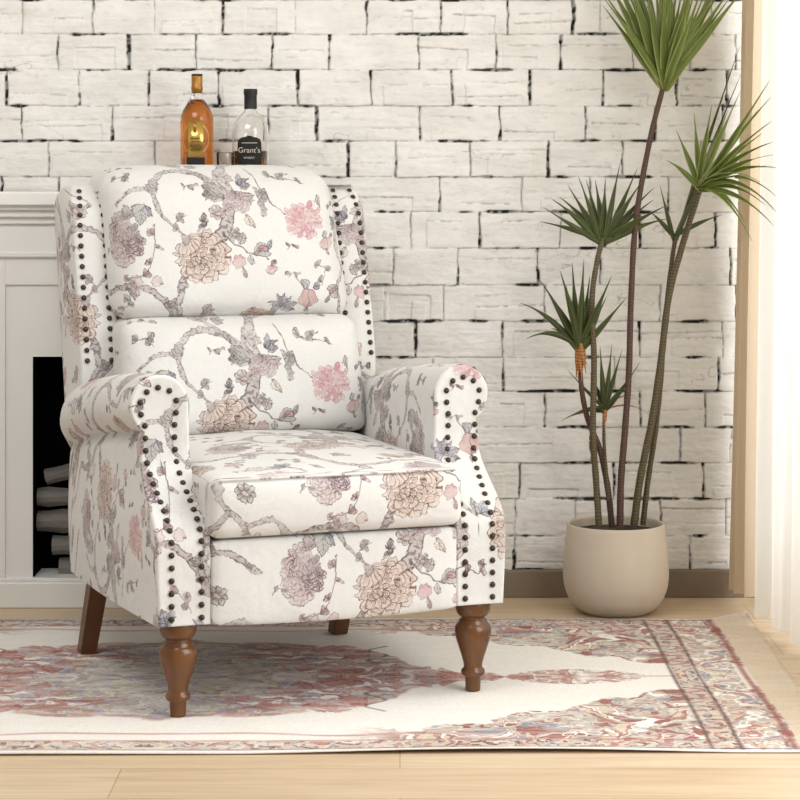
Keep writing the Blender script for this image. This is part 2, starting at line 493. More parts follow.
    wear = fbm(H, W, 60, 30, 4, 0.6, rng)
    k = 0.04 + 0.36 * sstep(0.42, 0.66, wear) * (1 - 0.45 * sstep(0.45, 0.8, np.abs(xx)))
    k = np.clip(k + 0.08 * sstep(0.36, 0.05, np.abs(xx)) + 0 * yy, 0, 0.85)[..., None]
    full = full * (1 - k) + np.array([0.895, 0.88, 0.855]) * k
    full += (vnoise(H, W, 400, 800, rng)[..., None] - 0.5) * 0.05
    return full


# ------------------------------------------------------------------ materials
def new_mat(name, rough=0.6, metal=0.0, base=(0.8, 0.8, 0.8)):
    m = D.materials.new(name)
    m.use_nodes = True
    nt = m.node_tree
    p = nt.nodes['Principled BSDF']
    p.inputs['Roughness'].default_value = rough
    p.inputs['Metallic'].default_value = metal
    p.inputs['Base Color'].default_value = (*base, 1)
    return m, nt, p


def L(nt, a, ao, b, bi):
    nt.links.new(a.outputs[ao], b.inputs[bi])


def noise(nt, scale, detail=4, rough=0.5, coord='Object', stretch=(1, 1, 1), dist=0.0):
    tc = nt.nodes.new('ShaderNodeTexCoord')
    mp = nt.nodes.new('ShaderNodeMapping')
    mp.inputs['Scale'].default_value = stretch
    n = nt.nodes.new('ShaderNodeTexNoise')
    n.inputs['Scale'].default_value = scale
    n.inputs['Detail'].default_value = detail
    n.inputs['Roughness'].default_value = rough
    n.inputs['Distortion'].default_value = dist
    L(nt, tc, coord, mp, 'Vector'); L(nt, mp, 'Vector', n, 'Vector')
    return n


def ramp(nt, src, out, stops):
    r = nt.nodes.new('ShaderNodeValToRGB')
    el = r.color_ramp.elements
    while len(el) < len(stops): el.new(0.5)
    for e, (p, c) in zip(el, stops):
        e.position = p; e.color = (*c, 1)
    L(nt, src, out, r, 'Fac')
    return r


def bump(nt, p, src, out, strength=0.3, dist=0.002, prev=None):
    b = nt.nodes.new('ShaderNodeBump')
    b.inputs['Strength'].default_value = strength
    b.inputs['Distance'].default_value = dist
    L(nt, src, out, b, 'Height')
    if prev: L(nt, prev, 'Normal', b, 'Normal')
    L(nt, b, 'Normal', p, 'Normal')
    return b


def simple(name, c, rough=0.5, var=0.06, scale=20, metal=0.0, bumps=0.0, stretch=(1, 1, 1)):
    m, nt, p = new_mat(name, rough, metal)
    n = noise(nt, scale, 5, 0.55, stretch=stretch)
    r = ramp(nt, n, 'Fac', [(0.3, tuple(max(0, v * (1 - var)) for v in c)), (0.7, tuple(min(1, v * (1 + var)) for v in c))])
    L(nt, r, 'Color', p, 'Base Color')
    if bumps: bump(nt, p, n, 'Fac', bumps)
    return m


M = {}
m, nt, p = new_mat('floral_cloth', 0.85)
ti = nt.nodes.new('ShaderNodeTexImage'); ti.image = make_image('floral_cloth', paint_cloth()); ti.extension = 'REPEAT'
uvn = nt.nodes.new('ShaderNodeUVMap'); uvn.uv_map = 'UVMap'
L(nt, uvn, 'UV', ti, 'Vector'); L(nt, ti, 'Color', p, 'Base Color')
n1 = noise(nt, 900, 2, 0.5); b1 = bump(nt, p, n1, 'Fac', 0.25, 0.0006)
n2 = noise(nt, 9, 3, 0.5, dist=0.6); bump(nt, p, n2, 'Fac', 0.5, 0.016, b1)
p.inputs['Sheen Weight'].default_value = 0.15
M['cloth'] = m

m, nt, p = new_mat('rug_pile', 0.95)
ti = nt.nodes.new('ShaderNodeTexImage'); ti.image = make_image('rug_design', paint_rug()); ti.extension = 'EXTEND'
uvn = nt.nodes.new('ShaderNodeUVMap'); uvn.uv_map = 'UVMap'
L(nt, uvn, 'UV', ti, 'Vector'); L(nt, ti, 'Color', p, 'Base Color')
n1 = noise(nt, 500, 3, 0.6); bump(nt, p, n1, 'Fac', 0.5, 0.002)
M['rug'] = m
M['rug_edge'] = simple('rug_binding', (0.62, 0.56, 0.47), 0.9)

M['leg'] = simple('turned_walnut', (0.130, 0.050, 0.013), 0.22, 0.5, 14, stretch=(1, 1, 0.12))
M['leg_dark'] = simple('square_walnut', (0.115, 0.046, 0.014), 0.42, 0.3, 14, stretch=(1, 1, 0.12))
M['nail'] = simple('aged_brass', (0.050, 0.037, 0.026), 0.30, 0.2, 60, metal=0.7)
M['white'] = simple('painted_wood', (0.82, 0.815, 0.79), 0.45, 0.02, 5)
M['black'] = simple('firebox_black', (0.0015, 0.0015, 0.0015), 1.0, 0.1)
M['black'].node_tree.nodes['Principled BSDF'].inputs['Specular IOR Level'].default_value = 0.05
M['log'] = simple('grey_log', (0.15, 0.142, 0.128), 0.8, 0.5, 14, bumps=0.6, stretch=(0.2, 1, 1))
M['ceramic'] = simple('matt_beige_ceramic', (0.56, 0.485, 0.39), 0.75, 0.08, 6, bumps=0.05)
M['soil'] = simple('soil', (0.035, 0.025, 0.018), 0.95, 0.5, 60, bumps=0.8)
M['skirting'] = simple('taupe_skirting', (0.21, 0.16, 0.112), 0.55, 0.08, 6)
M['plaster'] = simple('plaster', (0.70, 0.68, 0.64), 0.8, 0.03, 5)

# stone wall: the attribute says where gap shadow is painted dark, in open joints and cracks
m, nt, p = new_mat('whitewashed_stone', 0.75)
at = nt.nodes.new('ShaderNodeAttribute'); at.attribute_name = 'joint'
n = noise(nt, 7, 6, 0.6, stretch=(1, 1, 2.2)); n3 = noise(nt, 45, 5, 0.6, stretch=(0.6, 1, 1.6))
r1 = ramp(nt, n, 'Fac', [(0.3, (0.655, 0.64, 0.60)), (0.62, (0.77, 0.755, 0.725))])
r2 = ramp(nt, n3, 'Fac', [(0.30, (0.78, 0.76, 0.73)), (0.42, (1, 1, 1))])
mx = nt.nodes.new('ShaderNodeMix'); mx.data_type = 'RGBA'; mx.blend_type = 'MULTIPLY'; mx.inputs['Factor'].default_value = 0.6
nt.links.new(r1.outputs['Color'], mx.inputs[6]); nt.links.new(r2.outputs['Color'], mx.inputs[7])
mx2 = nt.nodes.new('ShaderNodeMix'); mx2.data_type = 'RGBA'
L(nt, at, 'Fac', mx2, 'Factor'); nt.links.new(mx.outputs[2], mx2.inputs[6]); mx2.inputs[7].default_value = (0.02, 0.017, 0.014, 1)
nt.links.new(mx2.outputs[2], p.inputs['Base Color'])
bump(nt, p, n3, 'Fac', 0.5, 0.004)
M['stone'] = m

# oak planks running across the room
m, nt, p = new_mat('oak_planks', 0.42)
tc = nt.nodes.new('ShaderNodeTexCoord'); br = nt.nodes.new('ShaderNodeTexBrick')
L(nt, tc, 'Object', br, 'Vector')
br.offset = 0.37; br.inputs['Scale'].default_value = 1.0
br.inputs['Brick Width'].default_value = 1.35; br.inputs['Row Height'].default_value = 0.19
br.inputs['Mortar Size'].default_value = 0.0012; br.inputs['Mortar Smooth'].default_value = 0.1
br.inputs['Color1'].default_value = (0.62, 0.475, 0.315, 1); br.inputs['Color2'].default_value = (0.69, 0.55, 0.385, 1); br.inputs['Mortar'].default_value = (0.42, 0.30, 0.18, 1)
g = noise(nt, 9, 7, 0.62, stretch=(0.35, 5, 1), dist=0.5)
gr = ramp(nt, g, 'Fac', [(0.3, (0.78, 0.72, 0.66)), (0.6, (1, 1, 1))])
mx = nt.nodes.new('ShaderNodeMix'); mx.data_type = 'RGBA'; mx.blend_type = 'MULTIPLY'; mx.inputs['Factor'].default_value = 0.8
L(nt, br, 'Color', mx, 6) if False else nt.links.new(br.outputs['Color'], mx.inputs[6])
nt.links.new(gr.outputs['Color'], mx.inputs[7]); nt.links.new(mx.outputs[2], p.inputs['Base Color'])
bump(nt, p, g, 'Fac', 0.15, 0.001)
M['floor'] = m


def glassy(name, col, rough=0.02, ior=1.45):
    m, nt, p = new_mat(name, rough, 0, col)
    p.inputs['Transmission Weight'].default_value = 1.0
    p.inputs['IOR'].default_value = ior
    return m


M['glass'] = glassy('clear_glass', (0.96, 0.96, 0.95))
M['amber'] = glassy('amber_spirit', (0.72, 0.22, 0.035), ior=1.36)
M['amber_glass'] = glassy('whisky_filled_glass', (0.66, 0.215, 0.03))
M['gold'] = simple('gold_foil', (0.62, 0.42, 0.11), 0.25, 0.1, 30, metal=0.9)
M['gold_line'] = simple('gold_print', (0.50, 0.33, 0.10), 0.4, 0.1, 30, metal=0.6)
M['cap_gold'] = simple('copper_gold_foil', (0.36, 0.17, 0.035), 0.4, 0.15, 30, metal=0.6)
M['dark'] = simple('black_label', (0.008, 0.007, 0.006), 0.8, 0.1)
M['cap_black'] = simple('black_cap', (0.006, 0.006, 0.006), 0.55, 0.1)
M['print'] = simple('pale_print', (0.55, 0.50, 0.42), 0.5, 0.05)


def leafmat(name, c1, c2):
    m, nt, p = new_mat(name, 0.42)
    n = noise(nt, 5, 3, 0.5)
    uvn = nt.nodes.new('ShaderNodeUVMap'); sep = nt.nodes.new('ShaderNodeSeparateXYZ'); L(nt, uvn, 'UV', sep, 'Vector')
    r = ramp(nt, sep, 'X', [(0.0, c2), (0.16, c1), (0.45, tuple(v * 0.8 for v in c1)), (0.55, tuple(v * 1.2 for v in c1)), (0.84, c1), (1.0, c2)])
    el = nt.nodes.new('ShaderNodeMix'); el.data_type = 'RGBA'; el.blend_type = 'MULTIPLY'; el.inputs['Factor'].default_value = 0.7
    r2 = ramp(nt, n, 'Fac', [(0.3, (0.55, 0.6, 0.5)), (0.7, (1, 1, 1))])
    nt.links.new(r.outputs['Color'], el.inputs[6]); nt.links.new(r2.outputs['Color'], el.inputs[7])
    nt.links.new(el.outputs[2], p.inputs['Base Color'])
    p.inputs['Transmission Weight'].default_value = 0.0
    tr = nt.nodes.new('ShaderNodeBsdfTranslucent'); tr.inputs['Color'].default_value = (*[min(1, v * 2.2) for v in c1], 1)
    ms = nt.nodes.new('ShaderNodeMixShader'); ms.inputs[0].default_value = 0.25
    L(nt, p, 'BSDF', ms, 1); L(nt, tr, 'BSDF', ms, 2); L(nt, ms, 'Shader', nt.nodes['Material Output'], 'Surface')
    return m


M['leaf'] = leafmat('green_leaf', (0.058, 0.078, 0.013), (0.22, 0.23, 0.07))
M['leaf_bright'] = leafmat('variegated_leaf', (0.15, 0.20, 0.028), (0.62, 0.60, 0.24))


def canemat(name, ca, cb):
    m, nt, p = new_mat(name, 0.6)
    tc = nt.nodes.new('ShaderNodeTexCoord'); wv = nt.nodes.new('ShaderNodeTexWave')
    wv.bands_direction = 'Z'; wv.inputs['Scale'].default_value = 42; wv.inputs['Distortion'].default_value = 5; wv.inputs['Detail'].default_value = 3
    L(nt, tc, 'Object', wv, 'Vector')
    r = ramp(nt, wv, 'Fac', [(0.15, ca), (0.6, cb)]); L(nt, r, 'Color', p, 'Base Color')
    bump(nt, p, wv, 'Fac', 0.5, 0.001)
    return m


M['cane_olive'] = canemat('olive_cane', (0.055, 0.040, 0.017), (0.105, 0.078, 0.032))
M['cane_red'] = canemat('reddish_cane', (0.05, 0.024, 0.016), (0.082, 0.038, 0.025))
M['cane_orange'] = canemat('orange_sheath', (0.22, 0.085, 0.02), (0.42, 0.17, 0.04))


def curtainmat(name, c, tr_c, fac):
    m, nt, p = new_mat(name, 0.9)
    n = noise(nt, 160, 3, 0.6)
    r = ramp(nt, n, 'Fac', [(0.3, tuple(v * 0.93 for v in c)), (0.7, c)]); L(nt, r, 'Color', p, 'Base Color')
    bump(nt, p, n, 'Fac', 0.3, 0.001)
    tr = nt.nodes.new('ShaderNodeBsdfTranslucent'); tr.inputs['Color'].default_value = (*tr_c, 1)
    ms = nt.nodes.new('ShaderNodeMixShader'); ms.inputs[0].default_value = fac
    L(nt, p, 'BSDF', ms, 1); L(nt, tr, 'BSDF', ms, 2); L(nt, ms, 'Shader', nt.nodes['Material Output'], 'Surface')
    return m


M['drape'] = curtainmat('linen_drape', (0.56, 0.46, 0.34), (0.80, 0.66, 0.46), 0.35)
M['sheer'] = curtainmat('sheer_cloth', (0.86, 0.84, 0.79), (0.97, 0.95, 0.90), 0.6)


# ------------------------------------------------------------------ mesh helpers
def link_mesh(name, me, mat, parent=None, smooth=True):
    if mat is not None and len(me.materials) == 0: me.materials.append(mat)
    if smooth: me.polygons.foreach_set('use_smooth', [True] * len(me.polygons))
    o = D.objects.new(name, me)
    COL.objects.link(o)
    if parent: o.parent = parent
    return o


def grid(name, P, mat, parent=None, uv=None, closed=False, smooth=True, thick=0):
    """P: array n x m x 3 of rows; closed joins the last column to the first; uv n x (m or m+1) x 2"""
    P = np.asarray(P, float)
    n, m_ = P.shape[:2]
    me = D.meshes.new(name)
    mm = m_ if closed else m_ - 1
    faces, uvs = [], []
    for i in range(n - 1):
        for j in range(mm):
            j2 = (j + 1) % m_
            faces.append((i * m_ + j, i * m_ + j2, (i + 1) * m_ + j2, (i + 1) * m_ + j))
            if uv is not None:
                uvs += [uv[i][j], uv[i][j + 1], uv[i + 1][j + 1], uv[i + 1][j]]
    me.from_pydata(P.reshape(-1, 3).tolist(), [], faces)
    if uv is not None:
        l = me.uv_layers.new(name='UVMap')
        l.data.foreach_set('uv', np.array(uvs, np.float32).ravel())
    me.validate()
    return link_mesh(name, me, mat, parent, smooth)


def box_bm(bm, x0, x1, y0, y1, z0, z1, bev=0.0):
    r = bmesh.ops.create_cube(bm, size=1)
    vs = r['verts']
    for v in vs:
        v.co = Vector(((x0 + x1) / 2 + v.co.x * (x1 - x0), (y0 + y1) / 2 + v.co.y * (y1 - y0), (z0 + z1) / 2 + v.co.z * (z1 - z0)))
    if bev:
        es = list({e for v in vs for e in v.link_edges})
        bmesh.ops.bevel(bm, geom=es, offset=bev, segments=2, profile=0.5, affect='EDGES')


def bm_obj(name, bm, mat, parent=None, smooth=False):
    me = D.meshes.new(name); bm.to_mesh(me); bm.free()
    return link_mesh(name, me, mat, parent, smooth)


def box(name, dims, mat, parent=None, bev=0.002):
    bm = bmesh.new(); box_bm(bm, *dims, bev)
    return bm_obj(name, bm, mat, parent)


def lathe(name, prof, mat, parent=None, seg=40, loc=(0, 0, 0), smooth=True):
    """prof: list of (r,z)"""
    th = np.linspace(0, 2 * PI, seg, endpoint=False)
    P = np.array([[(loc[0] + r * math.cos(t), loc[1] + r * math.sin(t), loc[2] + z) for t in th] for r, z in prof])
    return grid(name, P[:, ::1], mat, parent, closed=True, smooth=smooth)


def tube_pts(path, rad, seg=10):
    path = [Vector(p) for p in path]
    rows = []
    for i, p in enumerate(path):
        t = (path[min(i + 1, len(path) - 1)] - path[max(i - 1, 0)]).normalized()
        a = t.cross(Vector((0, 1, 0.01))).normalized(); b = t.cross(a)
        r = rad[i] if hasattr(rad, '__len__') else rad
        rows.append([tuple(p + a * r * math.cos(q) + b * r * math.sin(q)) for q in np.linspace(0, 2 * PI, seg, endpoint=False)])
    return np.array(rows)


def tube(name, path, rad, mat, parent=None, seg=10):
    return grid(name, tube_pts(path, rad, seg), mat, parent, closed=True)


def empty(name, loc=(0, 0, 0), rz=0.0):
    o = D.objects.new(name, None); COL.objects.link(o)
    o.location = loc; o.rotation_euler = (0, 0, rz); o.empty_display_size = 0.1
    return o


def tag(o, label=None, cat_=None, group=None, kind=None):
    if label: o['label'] = label
    if cat_: o['category'] = cat_
    if group: o['group'] = group
    if kind: o['kind'] = kind
    return o


def F(px, py, Y):
    """a point of the place on the depth plane Y, read off the photograph when measuring it"""
    return Vector(((px - 400) * Y / 2225, Y, CAM_Z - (py - 172) * Y / 2225))


# ------------------------------------------------------------------ setting: floor
WALL_Y = 5.62
fl = grid('floor', [[(-2.6, 1.2, 0), (1.1, 1.2, 0)], [(-2.6, WALL_Y + 0.1, 0), (1.1, WALL_Y + 0.1, 0)]], M['floor'], smooth=False)
tag(fl, kind='structure')


# ------------------------------------------------------------------ setting: whitewashed ledge-stone wall (real relief)
def stone_wall():
    rng = np.random.default_rng(17)
    xs = np.concatenate([np.linspace(-2.6, -1.2, 90, endpoint=False), np.linspace(-1.2, 1.1, 960)])
    zs = np.concatenate([np.linspace(0.0, 1.56, 640, endpoint=False), np.linspace(1.56, 2.6, 90)])
    k = 2225 / WALL_Y
    X, Z = np.meshgrid(xs, zs)
    px = 400 + X * k; py = 172 + (CAM_Z - Z) * k
    rowsy = [0, 34.5, 70, 106, 141, 177, 212, 248, 285, 321, 357, 391, 427, 462.5, 498.5, 535.5, 569.5, 605]
    joints = [  # (x, weight 0..1) per course
        [(23, .35), (93, .7), (154, .2), (223, .9), (295, .1), (367, .9), (441, .6), (508, .8), (573, 1), (600, .2), (648, .6), (712, .5)],
        [(58, .5), (129, 1), (196, .4), (272, 1), (329, .9), (418, .4), (496, .6), (560, .9), (633, .5), (690, .8), (735, .5)],
        [(7, .8), (79, .5), (149, .6), (219, .9), (298, 1), (371, .9), (452, .5), (530, .9), (603, .6), (676, .8)],
        [(22, .4), (113, .9), (268, .5), (316, 1), (420, .6), (500, .9), (585, .5), (655, .8), (722, .6)],
        [(49, .4), (155, .3), (240, .5), (348, .9), (396, .6), (470, .7), (548, .9), (622, .5), (700, .7)],
        [(60, .5), (140, .6), (300, .4), (440, .7), (522, .5), (590, .9), (668, .6), (738, .5)],
        [(90, .5), (180, .5), (411, .6), (480, .8), (560, .5), (640, .8), (715, .7)],
        [(60, .4), (150, .7), (240, .5), (393, .3), (458, .6), (538, .8), (600, .5), (672, .7), (730, .4)],
        [(100, .5), (200, .5), (300, .7), (384, .15), (443, .5), (544, .5), (660, .25), (735, .5)],
        [(50, .5), (150, .5), (260, .5), (416, .9), (502, .8), (640, .8), (722, .3)],
        [(90, .5), (200, .5), (350, .5), (433, .3), (503, .7), (614, .4), (718, .7)],
        [(60, .5), (160, .5), (300, .5), (470, .3), (545, .7), (640, .5), (705, .4)],
        [(40, .5), (140, .5), (380, .5), (475, .3), (591, .8), (680, .4), (730, .3)],
        [(90, .5), (200, .5), (430, .5), (519, .6), (614, .6), (703, .7)],
        [(40, .5), (180, .5), (400, .5), (515, .35), (575, .5), (660, .5), (725, .5)],
        [(80, .5), (240, .5), (440, .5), (514, .9), (600, .5), (690, .5)],
        [(80, .5), (240, .5), (500, .5), (640, .5)],
    ]
    # continue the courses above, and to both sides of, what was measured
    top = 0
    while top > -640:
        top -= 35.5; rowsy.insert(0, top)
        r = []; x = 20 + rng.random() * 60
        while x < 740:
            r.append((x, rng.random())); x += rng.uniform(55, 90)
        joints.insert(0, r)
    for r in joints:
        x = r[0][0] - rng.uniform(55, 90)
        while x > -820:
            r.insert(0, (x, rng.random())); x -= rng.uniform(55, 90)
        x = r[-1][0] + rng.uniform(40, 70)
        while x < 850:
            r.append((x, rng.random())); x += rng.uniform(55, 90)
    H, W = X.shape

    def nz(cx, cz, o=3, g=0.5):
        return fbm(H, W, cz, cx, o, g, rng)
    wob = (nz(70, 40) - 0.5)
    pyw = py + wob * 1.7
    pxw = px + (nz(50, 60) - 0.5) * 3.0
    rowi = np.clip(np.searchsorted(np.array(rowsy), pyw) - 1, 0, len(joints) - 1)
    ry = np.array(rowsy)
    dtop = pyw - ry[rowi]; dbot = ry[np.minimum(rowi + 1, len(ry) - 1)] - pyw
    dv = np.full(X.shape, 1e9); wv = np.zeros(X.shape); blk = np.zeros(X.shape)
    boff = np.zeros(X.shape); t1 = np.zeros(X.shape); t2 = np.zeros(X.shape)
    crack = np.zeros(X.shape); level = np.zeros(X.shape)
    for i, r in enumerate(joints):
        sel = rowi == i
        if not sel.any(): continue
        xx = pxw[sel]
        jx = np.array([q[0] for q in r]); jw = np.array([q[1] for q in r])
        b = np.clip(np.searchsorted(jx, xx), 1, len(jx) - 1)
        dl = xx - jx[b - 1]; dr = jx[b] - xx
        dv[sel] = np.minimum(dl, dr)
        wv[sel] = np.where(dl < dr, jw[b - 1], jw[b])
        off = rng.uniform(0, 0.011, len(jx) + 1); tx = rng.uniform(-1, 1, len(jx) + 1)
        boff[sel] = off[b] + tx[b] * 0.004 * (dl / (dl + dr + 1e-6) - 0.5)
        # ledges inside a block: one or two strata lines with a step in depth
        y_ = dtop[sel]; c = np.zeros(len(xx)); lv = np.zeros(len(xx))
        for q in range(2):
            yl = rng.uniform(9, 27, len(jx) + 1); has = rng.random(len(jx) + 1) < (0.75, 0.35)[q]
            x0 = rng.uniform(0, 0.5, len(jx) + 1); x1 = rng.uniform(0.6, 1.15, len(jx) + 1)
            st = rng.uniform(-0.004, 0.004, len(jx) + 1)
            f = dl / (dl + dr + 1e-6)
            inside = has[b] & (f > x0[b] * (rng.random() < 0.6)) & (f < x1[b])
            yy = y_ - yl[b] - (f - 0.5) * tx[b] * 3
            c = np.maximum(c, inside * np.exp(-(yy / 0.8) ** 2) * (0.35 + 0.65 * (rng.random(len(jx) + 1)[b])))
            lv += inside * (yy > 0) * st[b]
        crack[sel] = c; level[sel] = lv
    # horizontal joints: open in places, tight in others
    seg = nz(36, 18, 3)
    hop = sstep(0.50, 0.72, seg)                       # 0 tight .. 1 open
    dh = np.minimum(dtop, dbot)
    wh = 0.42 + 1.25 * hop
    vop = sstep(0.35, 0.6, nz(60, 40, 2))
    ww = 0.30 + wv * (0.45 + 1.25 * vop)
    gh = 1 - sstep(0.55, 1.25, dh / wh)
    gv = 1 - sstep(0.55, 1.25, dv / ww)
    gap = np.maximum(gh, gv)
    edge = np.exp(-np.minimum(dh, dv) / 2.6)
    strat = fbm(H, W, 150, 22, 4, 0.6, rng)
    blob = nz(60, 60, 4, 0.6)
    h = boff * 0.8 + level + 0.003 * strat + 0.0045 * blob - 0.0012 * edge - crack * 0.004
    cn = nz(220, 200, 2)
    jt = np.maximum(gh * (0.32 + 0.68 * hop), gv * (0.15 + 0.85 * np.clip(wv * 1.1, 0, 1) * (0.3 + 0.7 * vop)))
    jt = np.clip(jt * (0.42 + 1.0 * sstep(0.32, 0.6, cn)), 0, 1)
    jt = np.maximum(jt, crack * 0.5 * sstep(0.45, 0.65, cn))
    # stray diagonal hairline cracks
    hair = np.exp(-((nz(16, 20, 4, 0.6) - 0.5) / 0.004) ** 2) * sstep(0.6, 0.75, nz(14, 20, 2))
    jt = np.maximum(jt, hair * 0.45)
    h = h - gap * (0.003 + 0.010 * np.maximum(gh * hop, gv * wv))
    Y = WALL_Y - h
    P = np.stack([X, Y, Z], -1).reshape(-1, 3).astype(np.float32)
    me = D.meshes.new('wall_back')
    idx = (np.arange(H - 1)[:, None] * W + np.arange(W - 1)[None, :]).ravel()
    fc = np.stack([idx, idx + 1, idx + W + 1, idx + W], 1).astype(np.int32)
    me.vertices.add(len(P)); me.vertices.foreach_set('co', P.ravel())
    me.loops.add(fc.size); me.loops.foreach_set('vertex_index', fc.ravel())
    me.polygons.add(len(fc)); me.polygons.foreach_set('loop_start', np.arange(0, fc.size, 4, dtype=np.int32))
    me.polygons.foreach_set('loop_total', np.full(len(fc), 4, np.int32))
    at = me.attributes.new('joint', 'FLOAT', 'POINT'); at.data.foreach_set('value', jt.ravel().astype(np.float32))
    me.update()
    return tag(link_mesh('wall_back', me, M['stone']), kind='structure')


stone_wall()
box('baseboard_back', (0.0, 1.08, WALL_Y - 0.028, WALL_Y - 0.004, 0.0, 0.068), M['skirting'], bev=0.003)
tag(D.objects['baseboard_back'], kind='structure')

tag(box('ceiling_blocker', (-2.6, 1.22, 3.0, WALL_Y + 0.1, 2.6, 2.68), M['plaster']), kind='structure')  # unseen slab, added to keep ambient light off the wall top and corner

tag(box('wall_left_blocker', (-2.68, -2.6, 2.2, WALL_Y + 0.1, 0, 2.6), M['plaster']), kind='structure')  # unseen, added to block ambient light coming from the left

# right wall with its tall window opening
bm = bmesh.new()
WX0, WX1 = 1.10, 1.22
box_bm(bm, WX0, WX1, 1.2, 2.55, 0, 2.6); box_bm(bm, WX0, WX1, 5.44, WALL_Y + 0.1, 0, 2.6)
box_bm(bm, WX0, WX1, 2.55, 5.44, 0, 0.12); box_bm(bm, WX0, WX1, 2.55, 5.44, 2.45, 2.6)
tag(bm_obj('wall_right', bm, M['plaster']), kind='structure')
wn = tag(empty('window_1', (1.16, 3.995, 0.12)), kind='structure')
bm = bmesh.new()
for y0, y1, z0, z1 in ((-1.44, -1.39, 0, 2.33), (1.39, 1.44, 0, 2.33), (-1.39, 1.39, 0, 0.06), (-1.39, 1.39, 2.27, 2.33), (-0.03, 0.03, 0.06, 2.27)):
    box_bm(bm, -0.03, 0.03, y0, y1, z0, z1, 0.003)
bm_obj('window_frame', bm, M['white'], wn)

# ------------------------------------------------------------------ fireplace surround with its mantel shelf
fp = tag(empty('fireplace', (-0.59, 5.47, 0)), 'white painted fireplace surround with moulded mantel shelf and black firebox', 'fireplace')
kf = 2225 / 5.46


def fx(px): return (px - 400) / kf + 0.59


def fz(py): return CAM_Z - (py - 172) / kf


bm = bmesh.new()
D1 = WALL_Y - 5.47 - 0.022
oL, oR, oB, oT = fx(32), fx(232), fz(580), fz(357)
bL, bR = fx(-24), fx(273)
box_bm(bm, bL, oL, 0, D1, 0, fz(224)); box_bm(bm, oR, bR, 0, D1, 0, fz(224)); box_bm(bm, oL, oR, 0, D1, oT, fz(224))
body = bm_obj('surround', bm, M['white'], fp)
bm = bmesh.new()
box_bm(bm, bL - 0.014, bR + 0.014, -0.016, D1, 0, fz(582), 0.004)
box_bm(bm, bL - 0.008, bR + 0.008, -0.010, D1, fz(582), fz(578), 0.002)
bm_obj('plinth', bm, M['white'], fp)
# raised outer frame around the inner board (the thin line at the board's edge)
bm = bmesh.new()
box_bm(bm, bL, fx(5), -0.006, 0.004, fz(578), fz(256), 0.0015); box_bm(bm, fx(258), bR, -0.006, 0.004, fz(578), fz(256), 0.0015)
box_bm(bm, fx(5), fx(258), -0.006, 0.004, fz(285), fz(256), 0.0015)
bm_obj('panel_moulding', bm, M['white'], fp)
bm = bmesh.new()
for y0, y1, pr in ((223, 253, 0.012), (216, 224, 0.022), (209, 217, 0.034), (204, 210, 0.046), (192, 205, 0.060)):
    box_bm(bm, bL - pr, bR + pr * 0.4, -pr, D1, fz(y1), fz(y0), 0.003)
box_bm(bm, bL - 0.016, bR + 0.008, -0.016, D1, fz(257), fz(252), 0.002)
bm_obj('mantel_shelf', bm, M['white'], fp)
bm = bmesh.new()
box_bm(bm, oL, oR, D1 - 0.004, D1 - 0.001, oB, oT); box_bm(bm, oL, oL + 0.002, 0.004, D1, oB, oT); box_bm(bm, oR - 0.002, oR, 0.004, D1, oB, oT)
box_bm(bm, oL, oR, 0.004, D1, oT - 0.002, oT); box_bm(bm, oL, oR, 0.004, D1, oB - 0.003, oB + 0.001)
bm_obj('firebox', bm, M['black'], fp)


def log(px0, px1, pyc, r, tilt, yo, label):
    p0 = F(px0, pyc, 5.47 + yo); p1 = F(px1, pyc - tilt, 5.47 + yo)
    n = 12
    path = [p0.lerp(p1, i / n) - p0 for i in range(n + 1)]
    rad = [r * (0.93 + 0.1 * math.sin(i * 1.7 + px0)) for i in range(n + 1)]
    P = tube_pts(path, rad, 9)
    for i in range(P.shape[0]):
        for j in range(9):
            P[i, j, 2] *= 1; P[i, j] += np.array([0, 0, 0.002 * math.sin(j * 2.3 + i)])
    cap0 = np.repeat(P[:1].mean(1, keepdims=True), 9, 1); cap1 = np.repeat(P[-1:].mean(1, keepdims=True), 9, 1)
    o = grid('firewood_log', np.concatenate([cap0, P, cap1]), M['log'], closed=True, smooth=False)
    o.location = p0
    return tag(o, label, 'log', 'firewood in the fireplace')


log(60, 205, 567.5, 0.0290, 0, 0.066, 'grey firewood log lying on the floor of the firebox, lowest of its stack')
log(53, 190, 545, 0.0255, 0, 0.060, 'dim grey firewood log, second from the bottom of the firebox stack')
log(35, 200, 521, 0.0290, 1, 0.066, 'thick pale grey firewood log in the middle of the stack, reaching the firebox edge')
log(38, 170, 497, 0.0235, 2, 0.062, 'slim grey firewood log laid flat just under the tilted top log')
log(46, 150, 477, 0.0200, 24, 0.068, 'dark grey firewood log lying tilted on top of the firebox stack')

# ------------------------------------------------------------------ bottles and glass on the mantel
MZ = fz(192)


def profile(pts, Y=5.5, base_py=None):
    return pts


def smooth_prof(pts, n=5):
    return [tuple(q) for q in cat(pts, n)]


kb = 2225 / 5.49
b1 = tag(empty('whisky_bottle', ((197 - 400) / kb, 5.49, MZ)), 'amber whisky bottle with gold label and copper foil neck, on the mantel', 'bottle')


def bz(py): return (172 + (CAM_Z - MZ) * kb - py) / kb


